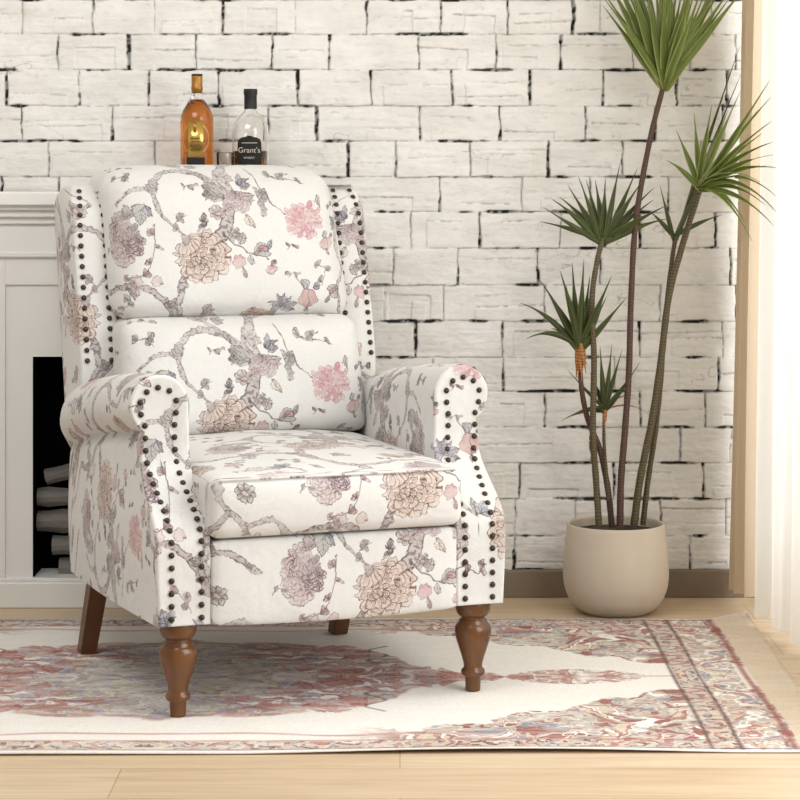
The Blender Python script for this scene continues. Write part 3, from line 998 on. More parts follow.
body = [(0.0, 0.002), (0.034, 0.002), (0.0385, 0.006), (0.0405, 0.016), (0.041, bz(135)), (0.041, bz(122)), (0.0395, bz(116)), (0.034, bz(110)), (0.024, bz(103)), (0.0165, bz(99.5)), (0.0, bz(99.5))]
lathe('bottle_glass', body, M['amber_glass'], b1, 48)
lathe('bottle_neck', [(0.0, bz(99.2)), (0.0166, bz(99.2)), (0.0140, bz(96)), (0.0126, bz(93)), (0.0124, bz(91)), (0.0, bz(91))], M['glass'], b1, 32)
lathe('foil_neck', [(0.0, bz(74) - 0.004), (0.0138, bz(74) - 0.004), (0.0138, bz(76) - 0.004), (0.0133, bz(86)), (0.0145, bz(87)), (0.0145, bz(90)), (0.0132, bz(90.5)), (0.0134, bz(93.5)), (0.012, bz(93.5))], M['cap_gold'], b1, 32)
lathe('bottle_cap', [(0.0, bz(74)), (0.0125, bz(74)), (0.0138, bz(74.6)), (0.0138, bz(76.2)), (0.0, bz(76.2))], M['cap_black'], b1, 32)


def curved(name, R, a0, a1, z0, z1, mat, parent, nx=14, th=0.0006):
    """a label strip wrapped on a cylinder, facing the room"""
    rows = []
    for z in (z0, z1):
        rows.append([(R * math.sin(a), -R * math.cos(a), z) for a in np.linspace(a0, a1, nx)])
    inner = [[(x * (1 - th / R), y * (1 - th / R), z) for x, y, z in r] for r in rows]
    P = np.array([inner[0], rows[0], rows[1], inner[1]])
    return grid(name, P, mat, parent)


curved('gold_label', 0.0415, -0.46, 0.46, bz(157), bz(121), M['gold'], b1)
curved('base_label', 0.0415, -0.56, 0.56, bz(170), bz(157.5), M['dark'], b1)
curved('label_emblem', 0.0419, -0.12, 0.05, bz(133), bz(122), M['cap_gold'], b1)
for yy, hh in ((138, 1.2), (141.5, 1.0), (145, 1.2), (150, 0.8)):
    curved('label_print', 0.0418, -0.30, 0.30, bz(yy + hh), bz(yy), M['leg'], b1)
# round medallion line printed on the glass
bm = bmesh.new()
ringv = []
for i in range(48):
    t = 2 * PI * i / 48
    q = []
    for rr in (0.90, 0.96):
        ang = 0.92 * rr * math.cos(t); z = bz(139) + 0.041 * rr * math.sin(t)
        q.append(bm.verts.new((0.0414 * math.sin(ang), -0.0414 * math.cos(ang), z)))
    ringv.append(q)
for i in range(48):
    a, b = ringv[i], ringv[(i + 1) % 48]
    bm.faces.new((a[0], b[0], b[1], a[1]))
bm_obj('label_ring', bm, M['gold_line'], b1)

b2 = tag(empty('whisky_bottle', ((250.5 - 400) / kb, 5.49, MZ)), 'clear squat whisky bottle with black cap and dark label, nearly empty', 'bottle')
outp = [(0.0, 0.002), (0.039, 0.002), (0.043, 0.006), (0.0445, 0.016), (0.0455, bz(145)), (0.0455, bz(136)), (0.044, bz(129)), (0.039, bz(122)), (0.030, bz(117)), (0.019, bz(113)), (0.0138, bz(109)), (0.0132, bz(104))]
inp = [(max(0, r - 0.003), z + (0.004 if i < 4 else 0)) for i, (r, z) in enumerate(outp)][::-1]
lathe('bottle_glass', outp + inp, M['glass'], b2, 48)
lathe('whisky', [(0.0, 0.0065), (0.036, 0.0065), (0.0398, 0.0105), (0.0413, 0.020), (0.0421, bz(151)), (0.0, bz(151))], M['amber'], b2, 48)
lathe('bottle_cap', [(0.0, bz(89)), (0.0165, bz(89)), (0.0172, bz(90)), (0.0172, bz(94)), (0.0158, bz(95)), (0.0158, bz(107.5)), (0.0165, bz(108)), (0.0165, bz(108.8)), (0.0, bz(108.8))], M['cap_black'], b2, 32)
# shield-shaped label wrapped on the glass
bm = bmesh.new()
R2 = 0.0461
rows = []
for zz, wd in ((bz(186), 0.60), (bz(172), 0.66), (bz(160), 0.70), (bz(150), 0.70), (bz(143), 0.68), (bz(139.5), 0.60), (bz(137.6), 0.40), (bz(137.2), 0.22), (bz(136.0), 0.10)):
    rows.append([bm.verts.new((R2 * math.sin(a), -R2 * math.cos(a), zz)) for a in np.linspace(-wd, wd, 13)])
for i in range(len(rows) - 1):
    for j in range(12): bm.faces.new((rows[i][j], rows[i][j + 1], rows[i + 1][j + 1], rows[i + 1][j]))
lab = bm_obj('bottle_label', bm, M['dark'], b2, True)


def lettering(txt, size, z, parent, mat, y=-0.0472, x=0.0, name='lettering'):
    c = D.curves.new(name, 'FONT'); c.body = txt; c.size = size; c.align_x = 'CENTER'; c.align_y = 'CENTER'
    c.extrude = 0.0003; c.materials.append(mat)
    tmp = D.objects.new(name, c); COL.objects.link(tmp)
    me = D.meshes.new_from_object(tmp, depsgraph=bpy.context.evaluated_depsgraph_get())
    D.objects.remove(tmp)
    me.transform(Matrix.Identity(4))
    o = D.objects.new(name, me); COL.objects.link(o); o.parent = parent
    o.location = (x, y, z); o.rotation_euler = (PI / 2, 0, 0)
    return o


lettering("Grant's", 0.0185, bz(150.5), lab, M['print'])
lettering("WHISKY", 0.0075, bz(158), lab, M['print'])
curved('label_band', R2 + 0.0006, -0.42, 0.42, bz(143.5), bz(142.8), M['print'], lab)

gl = tag(empty('tumbler', ((226 - 400) / kb, 5.475, MZ)), 'small clear drinking glass standing between the two whisky bottles', 'glass')
lathe('glass_wall', [(0.0, 0.001), (0.019, 0.001), (0.0205, 0.003), (0.0225, 0.096), (0.0222, 0.0975), (0.0208, 0.096), (0.0185, 0.010), (0.0, 0.009)], M['glass'], gl, 32)


# ------------------------------------------------------------------ rug
def rug():
    x0, x1, y0, y1 = -1.78, 0.83, 4.085, 5.315
    nx, ny = 160, 60
    P = np.zeros((ny, nx, 3)); UV = np.zeros((ny, nx, 2))
    for j in range(ny):
        for i in range(nx):
            s, t = i / (nx - 1), j / (ny - 1)
            x = x0 + (x1 - x0) * s; y = y0 + (y1 - y0) * t
            # the front edge bows a little, the back right corner is dog-eared
            y += 0.012 * math.sin(x * 2.2 + 0.4) * (1 - t) * 0.8
            x += 0.004 * math.sin(y * 9) * s ** 8
            z = 0.0038 + 0.0010 * math.sin(x * 7) * math.sin(y * 5)
            k = max(0, s - 0.965) / 0.035
            z += 0.006 * k * max(0, math.sin(y * 6 + 1.2)) + 0.012 * k * max(0, t - 0.93) / 0.07
            f = max(0, 0.03 - t) / 0.03
            z += 0.002 * f + 0.006 * f * max(0, math.sin(x * 3.5 + 1))
            P[j, i] = (x, y, z); UV[j, i] = (s, t)
    o = grid('area_rug', P, M['rug'], uv=UV)
    md = o.modifiers.new('thickness', 'SOLIDIFY'); md.thickness = 0.003; md.offset = -1
    return tag(o, 'faded oriental area rug in cream, rust red and lilac lying under the armchair', 'rug')


rug()

# ------------------------------------------------------------------ armchair
TH = math.radians(20.3)
ch = tag(empty('armchair', (-0.1425, 4.4685, 0), TH), 'cream floral wingback armchair with rolled arms, nailhead trim and turned wooden legs', 'armchair')
ZF = 0.0045     # rug surface
CL = M['cloth']


def vf(w):      # forward sweep of the arm fronts
    t = min(1, max(0, (w - 0.345) / 0.155)); t = t * t * (3 - 2 * t)
    return -0.04 + 0.14 * t


def rbox(name, hx, hy, hz, r, mat, parent, deform, uvf, n=22, ratio=(1, 1, 1)):
    """rounded box from a subdivided cube; deform maps local (x,y,z) to chair space; uvf maps (chair co, local co, face axis)"""
    bm = bmesh.new(); bmesh.ops.create_cube(bm, size=2)
    bmesh.ops.subdivide_edges(bm, edges=bm.edges[:], cuts=n, use_grid_fill=True)
    h = Vector((hx, hy, hz)); inn = Vector((hx - r, hy - r, hz - r))
    uvl = bm.loops.layers.uv.new('UVMap')
    # concentrate points at the rounded rims
    loc = {}
    for v in bm.verts:
        c = v.co
        q = Vector([math.copysign(abs(a) ** 0.75 if False else abs(a), a) * s for a, s in zip(c, h)])
        k = Vector([max(-i_, min(i_, a)) for a, i_ in zip(q, inn)])
        d = q - k
        if d.length > 1e-9: q = k + d.normalized() * r
        loc[v.index] = q
    bm.verts.index_update()
    for v in bm.verts: v.co = loc[v.index]
    bm.normal_update()
    store = {v.index: v.co.copy() for v in bm.verts}
    for v in bm.verts: v.co = Vector(deform(*store[v.index]))
    for f in bm.faces:
        for lp in f.loops:
            lp[uvl].uv = uvf(lp.vert.co, store[lp.vert.index])
    o = bm_obj(name, bm, mat, parent, True)
    return o


# --- back: hidden shell and slanted frame
SL = 0.351       # recline, run over rise


def shell_def(x, y, z):
    w = 0.60 + z
    v0 = 0.66 + (w - 0.2) * 0.18; v1 = 0.765 + (w - 0.2) * 0.20
    t = (y + 0.05) / 0.10
    return (x, v0 + (v1 - v0) * t, w)


rbox('back_frame', 0.345, 0.05, 0.41, 0.018, CL, ch, shell_def, lambda c, l: cuv(c.x + c.y, c.z, 0.2, 0.5), 14)
rbox('base_frame', 0.30, 0.345, 0.075, 0.01, CL, ch, lambda x, y, z: (x, 0.36 + y, 0.262 + z), lambda c, l: cuv(c.x + c.y, c.z, 0.2, 0.5), 8)


# --- back cushions
def back_cushion(name, w0, w1, hw, thick, bulge, r, v00, uva, top_round=0.0, side_in=0.0, flare=0.0):
    wc = (w0 + w1) / 2; hh = (w1 - w0) / 2

    def dfm(x, y, z):
        # local y: -thick/2 front
        fx_, fz_ = x / hw, z / hh
        b = bulge * max(0, 1 - fx_ ** 4) * max(0, 1 - fz_ ** 4) if y < 0 else 0
        xx = x * (1 - side_in * (fz_ + 1) / 2 + flare * max(0, fz_ - 0.3) ** 1.5 * (y / thick + 0.5) * (x < 0)) - flare * 0.06 * (fz_ + 1) / 2
        w = wc + z - top_round * max(0, fz_) * abs(fx_) ** 5
        # soft gathers near the lower seam
        g = 0.0016 * math.sin(x * 55 + 2 * math.sin(x * 17)) * max(0, -fz_ - 0.35) if y < 0 else 0
        # sag wrinkles
        v = v00 + SL * (w - w0) + y + thick / 2 - b + g
        return (xx, v, w)

    def uvf(c, l):
        dv = max(0.0, l.y + thick / 2)
        fx_, fz_ = l.x / hw, l.z / hh
        return cuv(c.x + dv * fx_ ** 7, c.z + dv * fz_ ** 7, *uva)
    return rbox(name, hw, thick / 2, hh, r, CL, ch, dfm, uvf, 30)


back_cushion('head_cushion', 0.730, 1.087, 0.283, 0.17, 0.060, 0.054, 0.646, (-0.096, 0.880), 0.022, 0.03, 0.20)
back_cushion('lumbar_cushion', 0.478, 0.744, 0.282, 0.15, 0.056, 0.034, 0.535, (-0.078, 0.515), 0.008, 0.01)


# --- seat cushion
def seat_def(x, y, z):
    fx_, fy, fz_ = x / 0.266, y / 0.33, z / 0.06
    v = 0.262 + y; w = 0.4145 + z
    if z > 0:
        w += 0.020 * max(0, 1 - fx_ ** 2) * (1 - max(0, -fy) ** 3) * fz_
        w += 0.0014 * math.sin(x * 40 + 3 * math.sin(y * 9)) * fz_ * max(0, 1 - fx_ ** 2)
    if y < 0: v -= 0.014 * max(0, 1 - fx_ ** 4) * max(0, 1 - fz_ ** 2)
    return (x, v, w)


def seat_uv(c, l):
    if l.z > 0.05 and l.y > -0.318:
        return cuv(c.x, c.y, 0.03, 0.22)
    if l.y < -0.31: return cuv(c.x, c.z, 0.141, 0.440)
    return cuv(c.y, c.z, 0.3, 0.3)


st = rbox('seat_cushion', 0.266, 0.33, 0.06, 0.024, CL, ch, seat_def, seat_uv, 34)


def welt(name, pts, r, parent, mat=CL):
    P = tube_pts(pts, r, 7)
    uv = [[cuv(P[i, 0, 0] * 1.0, P[i, 0, 2], 0.5, 0.9)] * 8 for i in range(P.shape[0])]
    return grid(name, P, mat, parent, uv=uv, closed=True)


wp = []
for t in np.linspace(-1, 1, 40):
    x = t * 0.246
    b = 0.014 * (1 - (x / 0.266) ** 4) * 0.4
    wp.append((x, -0.063 - b, 0.4705 + 0.0 * x))
welt('piping', wp, 0.0022, st)


# --- footrest panel
def foot_def(x, y, z):
    fx_, fz_ = x / 0.2575, z / 0.083
    v = -0.022 + y; w = 0.268 + z
    if y < 0: v -= 0.008 * max(0, 1 - fx_ ** 4) * max(0, 1 - fz_ ** 4)
    if z < 0: w -= 0.006 * max(0, 1 - fx_ ** 2) * (-fz_)
    return (x, v, w)


rbox('footrest_panel', 0.2575, 0.032, 0.083, 0.011, CL, ch, foot_def, lambda c, l: cuv(c.x, c.z, 0.090, 0.240), 24)

# --- nailhead: one small dome, copied
nbm = bmesh.new()
bmesh.ops.create_uvsphere(nbm, u_segments=12, v_segments=8, radius=1)
bmesh.ops.delete(nbm, geom=[v for v in nbm.verts if v.co.y > 0.25], context='VERTS')
for v in nbm.verts: v.co = Vector((v.co.x * 0.0061, v.co.y * 0.0044, v.co.z * 0.0061))
NAIL = D.meshes.new('nail_head'); nbm.to_mesh(NAIL); nbm.free()
NAIL.materials.append(M['nail']); NAIL.polygons.foreach_set('use_smooth', [True] * len(NAIL.polygons))


def nails(path, pitch, parent):
    """path: list of (x,v,w,slope) in chair space; evenly spaced heads facing -y"""
    P = np.array([p[:3] for p in path]); sl = np.array([p[3] for p in path])
    d = np.concatenate([[0], np.cumsum(np.linalg.norm(np.diff(P, axis=0), axis=1))])
    n = max(2, int(round(d[-1] / pitch)) + 1)
    for s in np.linspace(0, d[-1], n):
        c = [np.interp(s, d, P[:, k]) for k in range(3)]
        o = D.objects.new('nail_head', NAIL); COL.objects.link(o); o.parent = parent
        o.location = c
        o.rotation_euler = (-math.atan(float(np.interp(s, d, sl))), 0, 0)


# --- arms
def make_arm(s):
    V1 = 0.745
    nt_ = 34

    def section(t):
        """outline (o,w) for depth fraction t, from inner bottom over the roll to outer bottom"""
        e = max(0, (t - 0.78) / 0.22)
        oc = 0.325 + 0.022 * t; wc = 0.604 - 0.0375 * t - 0.050 * t * t - 0.018 * e * e; r = 0.061 + 0.004 * math.sin(min(1, t * 1.1) * PI * 0.5)
        r *= math.sqrt(1 - 0.55 * e * e)
        oi = oc - r
        oo = 0.3615 + 0.012 * math.sin(PI * min(1, t)) * 0.8 + 0.006 * t
        pts = []
        wb = 0.188 - 0.022 * t
        for k in range(12): pts.append((0.2565 + (oi - 0.2565) * sstep(0.3, 1.0, k / 12), wb + (wc - wb) * k / 12))
        for k in range(25):
            a = PI - (PI + 1.02 + 0.2 * min(1, t * 4)) * k / 24
            pts.append((oc + r * math.cos(a), wc + r * math.sin(a)))
        ex, ey = pts[-1]
        ox = ex
        nb = 18
        for k in range(1, nb + 1):
            q = k / nb
            w = ey - 0.006 + (wb - ey + 0.006) * q
            tgt = oo + 0.010 * math.exp(-((q - 0.12) / 0.12) ** 2) * (1 - t) * 0 + 0.006 * math.sin(PI * q)
            bl = sstep(0, 0.052, q)
            pts.append((ox + (tgt - ox) * bl, w))
        return pts
    rows, uvs = [], []
    T = [0, 0.006, 0.02] + list(np.linspace(0.05, 1, nt_))
    for t in T:
        sec = section(t)
        arc = 0
        row, ur = [], []
        for i, (o_, w) in enumerate(sec):
            f = vf(w) if w < 0.6 else 0.10
            v = f + (V1 - f) * t
            # puckered gathers where the cloth turns over the roll front
            if i: arc += math.hypot(o_ - sec[i - 1][0], w - sec[i - 1][1])
            puck = 0.0022 * math.sin(i * 1.9) * math.exp(-(t / 0.08) ** 2) * (11 < i < 37)
            row.append((s * (o_ + puck), v, w + puck))
            ur.append(cuv(v * s, arc, *((-0.38, 0.26) if s > 0 else (-0.36, 0.80))))
        rows.append(row); uvs.append(ur)
    # the roll closes behind
    cen = np.mean(np.array(rows[-1]), axis=0)
    rows.append([tuple(np.array(q) * 0.15 + cen * 0.85 + np.array([0, 0.006, 0])) for q in rows[-1]]); uvs.append(uvs[-1])
    uv = uvs
    arm = grid('arm', rows, CL, ch, uv=uv)
    # end cap at the rear
    # front panel: rounded rim, flat face
    sec = section(0)
    def mid(w):
        return (0.3075 + 0.018 * float(sstep(0.36, 0.54, w)), min(0.603, max(0.225, w)))
    out = [(o_, w) for o_, w in sec]
    # close the bottom
    nbot = 6
    for k in range(1, nbot): out.append((sec[-1][0] + (sec[0][0] - sec[-1][0]) * k / nbot, sec[-1][1]))
    rows, uvr = [], []
    for kk, dv in ((1.0, 0.0), (0.985, -0.003), (0.94, -0.006), (0.88, -0.006), (0.76, -0.0045), (0.45, -0.004), (0.0, -0.004)):
        row, ur = [], []
        for o_, w in out:
            mo, mw = mid(w)
            oo, ww = mo + (o_ - mo) * kk, mw + (w - mw) * kk
            v = vf(ww if ww < 0.6 else 0.6) + dv
            row.append((s * oo, v, ww)); ur.append(cuv(s * oo, ww, *((0.09, 0.60) if s > 0 else (-0.22, 0.42))))
        rows.append(row); uvr.append(ur + [ur[0]])
    fpn = grid('arm_front_panel', rows, CL, arm, uv=uvr, closed=True)
    path = []
    def pt(o_, w):
        e = 0.004
        f = lambda q: vf(min(q, 0.6))
        path.append((s * o_, f(w) - 0.0062, w, (f(w + e) - f(w - e)) / (2 * e)))
    sh = lambda w: 0.018 * float(sstep(0.36, 0.54, w))
    for w in np.linspace(0.203, 0.548, 24): pt(0.3075 + 0.029 + sh(w), w)
    for a in np.linspace(-0.75, PI + 0.55, 22): pt(0.3275 + 0.0385 * math.cos(a), 0.601 + 0.0385 * math.sin(a))
    for w in np.linspace(0.565, 0.203, 26): pt(0.3075 - 0.031 + sh(w), w)
    nails(path, 0.0245, arm)
    return arm


make_arm(-1); make_arm(1)


# --- wings
def vw(w):
    b = 0.70 + (w - 0.63) * 0.262
    if w > 0.965: b += ((w - 0.965) / 0.08) ** 2 * 0.055
    return b


def make_wing(s):
    lv = list(np.linspace(0.50, 0.99, 24)) + [1.005, 1.018, 1.028, 1.035, 1.0385, 1.040]
    rows, uvs = [], []
    oi, oo = 0.262, 0.354
    for w in lv:
        e = max(0, (w - 0.985) / 0.055)
        sh = 1 - math.sqrt(max(0, 1 - e * e)) if e > 0 else 0
        v0 = vw(w) + (0.03 * max(0, (0.66 - w) / 0.1) ** 2)
        v1 = vw(min(w, 0.97)) + (0.205 if s < 0 else 0.12)
        a0, a1 = oi + sh * 0.02, oo - sh * 0.022 - 0.004 * max(0, (0.75 - w))
        v0 += sh * 0.014; v1 -= sh * 0.085
        # slight flare at the lower front where the wing meets the arm
        r = 0.011
        pts = []
        for k in range(9): pts.append((a0, v1 + (v0 + r - v1) * k / 8))
        for k in range(1, 5):
            a = PI + PI / 2 * k / 4; pts.append((a0 + r + r * math.cos(a), v0 + r + r * math.sin(a)))
        for k in range(1, 9): pts.append((a0 + r + (a1 - a0 - 2 * r) * k / 8, v0 - 0.004 * math.sin(PI * k / 8)))
        for k in range(1, 5):
            a = 1.5 * PI + PI / 2 * k / 4; pts.append((a1 - r + r * math.cos(a), v0 + r + r * math.sin(a)))
        for k in range(1, 13):
            q = k / 12; pts.append((a1 + 0.010 * math.sin(PI * q) * 0.7, v0 + r + (v1 - v0 - r) * q))
        arc = 0; row, ur = [], []
        for i, (o_, v) in enumerate(pts):
            if i: arc += math.hypot(o_ - pts[i - 1][0], v - pts[i - 1][1])
            row.append((s * o_, v, w)); ur.append(cuv(-s * arc, w, *((-0.27, 0.80) if s > 0 else (0.30, 0.74))))
        rows.append(row); uvs.append(ur + [cuv(0, w, 0.5, 0.5)])
    # close the top
    c = np.mean(np.array(rows[-1]), axis=0)
    last = [tuple(np.array(q) * 0.05 + c * 0.95) for q in rows[-1]]
    rows.append(last); uvs.append(uvs[-1])
    wing = grid('wing', rows, CL, ch, uv=uvs, closed=True)
    po, pi_ = [], []
    for w in np.linspace(0.645, 1.026, 30):
        sl = (vw(w + 0.003) - vw(w - 0.003)) / 0.006
        y = vw(w) - 0.0035
        taper = 0.010 * max(0, (w - 0.93) / 0.1) ** 2
        po.append((s * (0.339 - taper), y, w, sl)); pi_.append((s * (0.283 + taper * 0.5), y, w, sl))
    nails(po, 0.0235, wing); nails(pi_, 0.0235, wing)
    return wing


make_wing(-1); make_wing(1)

# --- legs
prof = [(0.0, 0.0), (0.0148, 0.0), (0.0155, 0.003), (0.0158, 0.012), (0.0168, 0.028), (0.0185, 0.031), (0.0232, 0.034), (0.0247, 0.039), (0.0238, 0.044), (0.0195, 0.048), (0.0188, 0.052),
        (0.0200, 0.060), (0.0242, 0.075), (0.0300, 0.093), (0.0352, 0.110), (0.0378, 0.124), (0.0372, 0.134), (0.0330, 0.141), (0.0290, 0.1445), (0.0290, 0.149), (0.0255, 0.1515), (0.0240, 0.154),
        (0.0290, 0.158), (0.0335, 0.164), (0.0362, 0.173), (0.0370, 0.183), (0.0370, 0.190), (0.0, 0.190)]
prof = [(r, z * (0.190 - ZF) / 0.190 + ZF) for r, z in prof]
for s in (-1, 1):
    lathe('leg', prof, M['leg'], ch, 40, (s * 0.312, 0.0, 0))


def rear_leg(s):
    bm = bmesh.new()
    top = (-0.338 if s < 0 else 0.240, 0.575, 0.20); bot = (-0.356 if s < 0 else 0.232, 0.632, ZF)
    vs = []
    for (cx, cy, cz), hx, hy in ((bot, 0.0175, 0.021), (top, 0.021, 0.025)):
        vs.append([bm.verts.new((cx + a * hx, cy + b * hy, cz)) for a, b in ((-1, -1), (1, -1), (1, 1), (-1, 1))])
    for k in range(4): bm.faces.new((vs[0][k], vs[0][(k + 1) % 4], vs[1][(k + 1) % 4], vs[1][k]))
    bm.faces.new(vs[0][::-1]); bm.faces.new(vs[1])
    bmesh.ops.bevel(bm, geom=bm.edges[:], offset=0.002, segments=2, affect='EDGES')
    o = bm_obj('leg', bm, M['leg_dark'], ch)
    o['label'] = 'square tapered rear leg'


rear_leg(-1); rear_leg(1)

# ------------------------------------------------------------------ potted dracaena
PXC, PYC = 0.525, 5.412
pot = tag(empty('plant_pot', (PXC, PYC, 0)), 'rounded matt beige ceramic pot standing at the back edge of the rug', 'plant pot')
kp = 2225 / PYC
pz = lambda py: CAM_Z - (py - 172) / kp
pr = [(0.0, 0.001), (0.070, 0.001), (0.084, 0.005), (0.100, 0.016), (0.113, 0.032), (0.121, 0.050), (0.1265, 0.070), (0.1285, 0.095), (0.1275, 0.125), (0.1245, 0.160), (0.1205, 0.195), (0.1185, 0.214), (0.1175, 0.2165), (0.1155, 0.2170),
      (0.1135, 0.2155), (0.1125, 0.210), (0.114, 0.180), (0.114, 0.150), (0.0, 0.150)]
lathe('pot_wall', smooth_prof(pr[:12], 3) + pr[12:], M['ceramic'], pot, 64)
n_ = 28
sb = []
for i in range(8):
    r = 0.1125 * i / 7
    sb.append([(r * math.cos(t), r * math.sin(t), 0.195 + 0.003 * math.sin(5 * t + i) * (i < 7)) for t in np.linspace(0, 2 * PI, n_, endpoint=False)])
so = grid('potting_soil', np.array(sb), M['soil'], closed=True)
so.parent = pot

pl = tag(empty('dracaena_plant', (PXC, PYC, 0.195)), 'tall dracaena with thin canes and tufts of strappy green leaves, growing in beige pot', 'plant')


def cane(pts, rad, mat, name='cane'):
    path = [F(a, b, y) - Vector((PXC, PYC, 0.195)) for a, b, y in pts]
    P = cat([tuple(q) for q in path], 6)
    n = len(P)
    r = [rad * (1.15 - 0.3 * i / n) * (1 + 0.04 * math.sin(i * 2.1)) for i in range(n)]
    return tube(name, [tuple(q) for q in P], r, mat, pl, 10)


cane([(599, 526, 5.37), (596, 480, 5.37), (593, 430, 5.36), (594, 360, 5.36), (592, 300, 5.36), (597, 262, 5.37), (603, 238, 5.38)], 0.0072, M['cane_olive'])
cane([(612, 527, 5.40), (608, 490, 5.40), (600, 450, 5.39), (588, 420, 5.38), (582, 392, 5.37), (580, 368, 5.37)], 0.0068, M['cane_red'])
cane([(609, 500, 5.385), (606, 470, 5.385), (604, 440, 5.39), (604, 412, 5.39)], 0.0042, M['cane_olive'])
cane([(620, 526, 5.37), (621, 480, 5.37), (625, 430, 5.37), (629, 370, 5.37), (631, 300, 5.37), (636, 220, 5.38), (650, 140, 5.39), (665, 80, 5.40)], 0.0075, M['cane_red'])
cane([(634, 525, 5.40), (640, 480, 5.40), (652, 420, 5.40), (661, 360, 5.40), (669, 296, 5.40), (684, 240, 5.39), (699, 192, 5.33), (702, 184, 5.31)], 0.0082, M['cane_olive'])
cane([(643, 525, 5.42), (648, 480, 5.42), (655, 435, 5.42), (661, 380, 5.42), (665, 320, 5.42), (672, 260, 5.42), (676, 236, 5.42)], 0.0062, M['cane_olive'])


def strap(base, tip, droop, wid, side=0.0, sag=0.0):
    """one narrow leaf as a creased strip: rows of 3 points"""
    b = Vector(base); t = Vector(tip)
    d = t - b
    L_ = d.length
    n = 12
    rows, uv = [], []
    cam_side = Vector((0.35, -1, 0.15)).normalized()
    for i in range(n + 1):
        q = i / n
        c = b + d * q + Vector((0, 0, 1)) * (droop * L_ * 4 * q * (1 - q))
        c += Vector((side, 0, 0)) * q * (1 - q) * L_
        dirn = (d + Vector((0, 0, 1)) * droop * L_ * 4 * (1 - 2 * q)).normalized()
        lat = dirn.cross(cam_side)
        if lat.length < 0.2: lat = Vector((1, 0, 0))
        lat.normalize()
        nn = lat.cross(dirn).normalized()
        w = wid * (0.62 + 0.95 * math.sin(PI * min(1, q * 1.25 + 0.1)) ** 0.8) * (1 - q ** 3) ** 0.9 + 0.0003
        rows.append([tuple(c - lat * w), tuple(c + nn * w * 0.35), tuple(c + lat * w)])
        uv.append([(0, q), (0.5, q), (1, q)])
    return rows, uv


def rosette(name, base, leaves, mat):
    """base world point; leaves: (tip px, tip py, depth offset, droop, width)"""
    org = Vector((PXC, PYC, 0.195))
    V, Fc, U = [], [], []
    for tx, ty, dy, dr, wd in leaves:
        if tx > 745: dy -= 0.13
        tip = F(tx, ty, base.y + dy)
        tip.y = min(tip.y, 5.57)
        b0 = base + Vector((random.uniform(-0.004, 0.004), random.uniform(-0.004, 0.004), random.uniform(-0.012, 0.010)))
        rows, uv = strap(b0 - org, tip - org, dr, wd)
        o = len(V)
        for r in rows: V += r
        for i in range(len(rows) - 1):
            for j in range(2):
                Fc.append((o + i * 3 + j, o + i * 3 + j + 1, o + (i + 1) * 3 + j + 1, o + (i + 1) * 3 + j))
                U += [uv[i][j], uv[i][j + 1], uv[i + 1][j + 1], uv[i + 1][j]]
    me = D.meshes.new(name); me.from_pydata(V, [], Fc)
    me.uv_layers.new(name='UVMap').data.foreach_set('uv', np.array(U, np.float32).ravel())
    ob = link_mesh(name, me, mat, pl)
    md = ob.modifiers.new('thickness', 'SOLIDIFY'); md.thickness = 0.0009
    return ob


def fan(cx, cy, R0, R1, n, a0, a1, depth=0.10, droop=(0.0, 0.06), wd=0.006):
    out = []
    for i in range(n):
        a = math.radians(a0 + (a1 - a0) * (i + random.uniform(-0.3, 0.3)) / max(1, n - 1))
        r = random.uniform(R0, R1)
        out.append((cx + r * math.cos(a), cy - r * math.sin(a), random.uniform(-depth, depth), random.uniform(*droop), wd * random.uniform(0.8, 1.15)))
    return out


# left tuft
rosette('leaf_tuft', F(580, 348, 5.37),
        [(526, 339, -0.02, 0.17, 0.0050), (520, 303, 0.01, 0.10, 0.0050), (551, 328, 0.02, 0.13, 0.0040), (627, 297, -0.02, 0.0, 0.0052), (607, 296, 0.0, 0, 0.006),
         (548, 291, 0.0, 0.02, 0.0055), (560, 270, -0.03, 0.02, 0.0065), (572, 262, 0.02, 0, 0.0065), (584, 258, -0.04, 0, 0.0065), (598, 266, 0.03, 0, 0.0062), (612, 275, -0.05, 0, 0.006), (540, 280, 0.05, 0.05, 0.0055), (590, 275, 0.05, 0, 0.0065), (566, 285, -0.06, 0, 0.006)], M['leaf'])
D.objects['leaf_tuft']['label'] = 'dark green tuft at the top of the leaning left cane'
rosette('dry_leaf_sheath', F(580, 344, 5.368), [(578, 378, -0.006, 0, 0.0058), (582, 384, -0.010, 0, 0.0055), (586, 374, -0.012, 0, 0.0050), (576, 380, 0.0, 0, 0.005), (587, 365, 0.0, 0.0, 0.004)], M['cane_orange'])
# small tuft
rosette('leaf_tuft', F(604, 410, 5.39),
        [(600, 346, -0.02, 0, 0.0048), (612, 344, 0.0, 0, 0.0042), (622, 350, 0.02, 0, 0.0040), (590, 372, 0.02, 0, 0.0042), (567, 369, 0.03, -0.02, 0.0028), (561, 421, -0.03, 0.06, 0.0036), (640, 362, -0.02, -0.06, 0.0034), (632, 376, -0.03, -0.04, 0.0036), (615, 382, 0.04, 0, 0.0036), (584, 412, 0.02, 0.06, 0.003)], M['leaf'])
rosette('dry_leaf_sheath', F(604, 409, 5.388), [(604, 430, -0.005, 0, 0.0035), (636, 396, 0.01, 0.12, 0.0012), (650, 415, 0.01, 0.16, 0.0012)], M['cane_orange'])
# big tuft at the top
rosette('leaf_tuft', F(665, 86, 5.40), fan(668, 78, 92, 135, 30, 50, 132, 0.10, (0, 0.03), 0.0075) + fan(668, 78, 70, 100, 8, 60, 120, 0.16, (0, 0.03), 0.0075)
        + [(606, -40, 0.03, 0.02, 0.007), (726, -26, -0.02, 0.02, 0.007)], M['leaf_bright'])
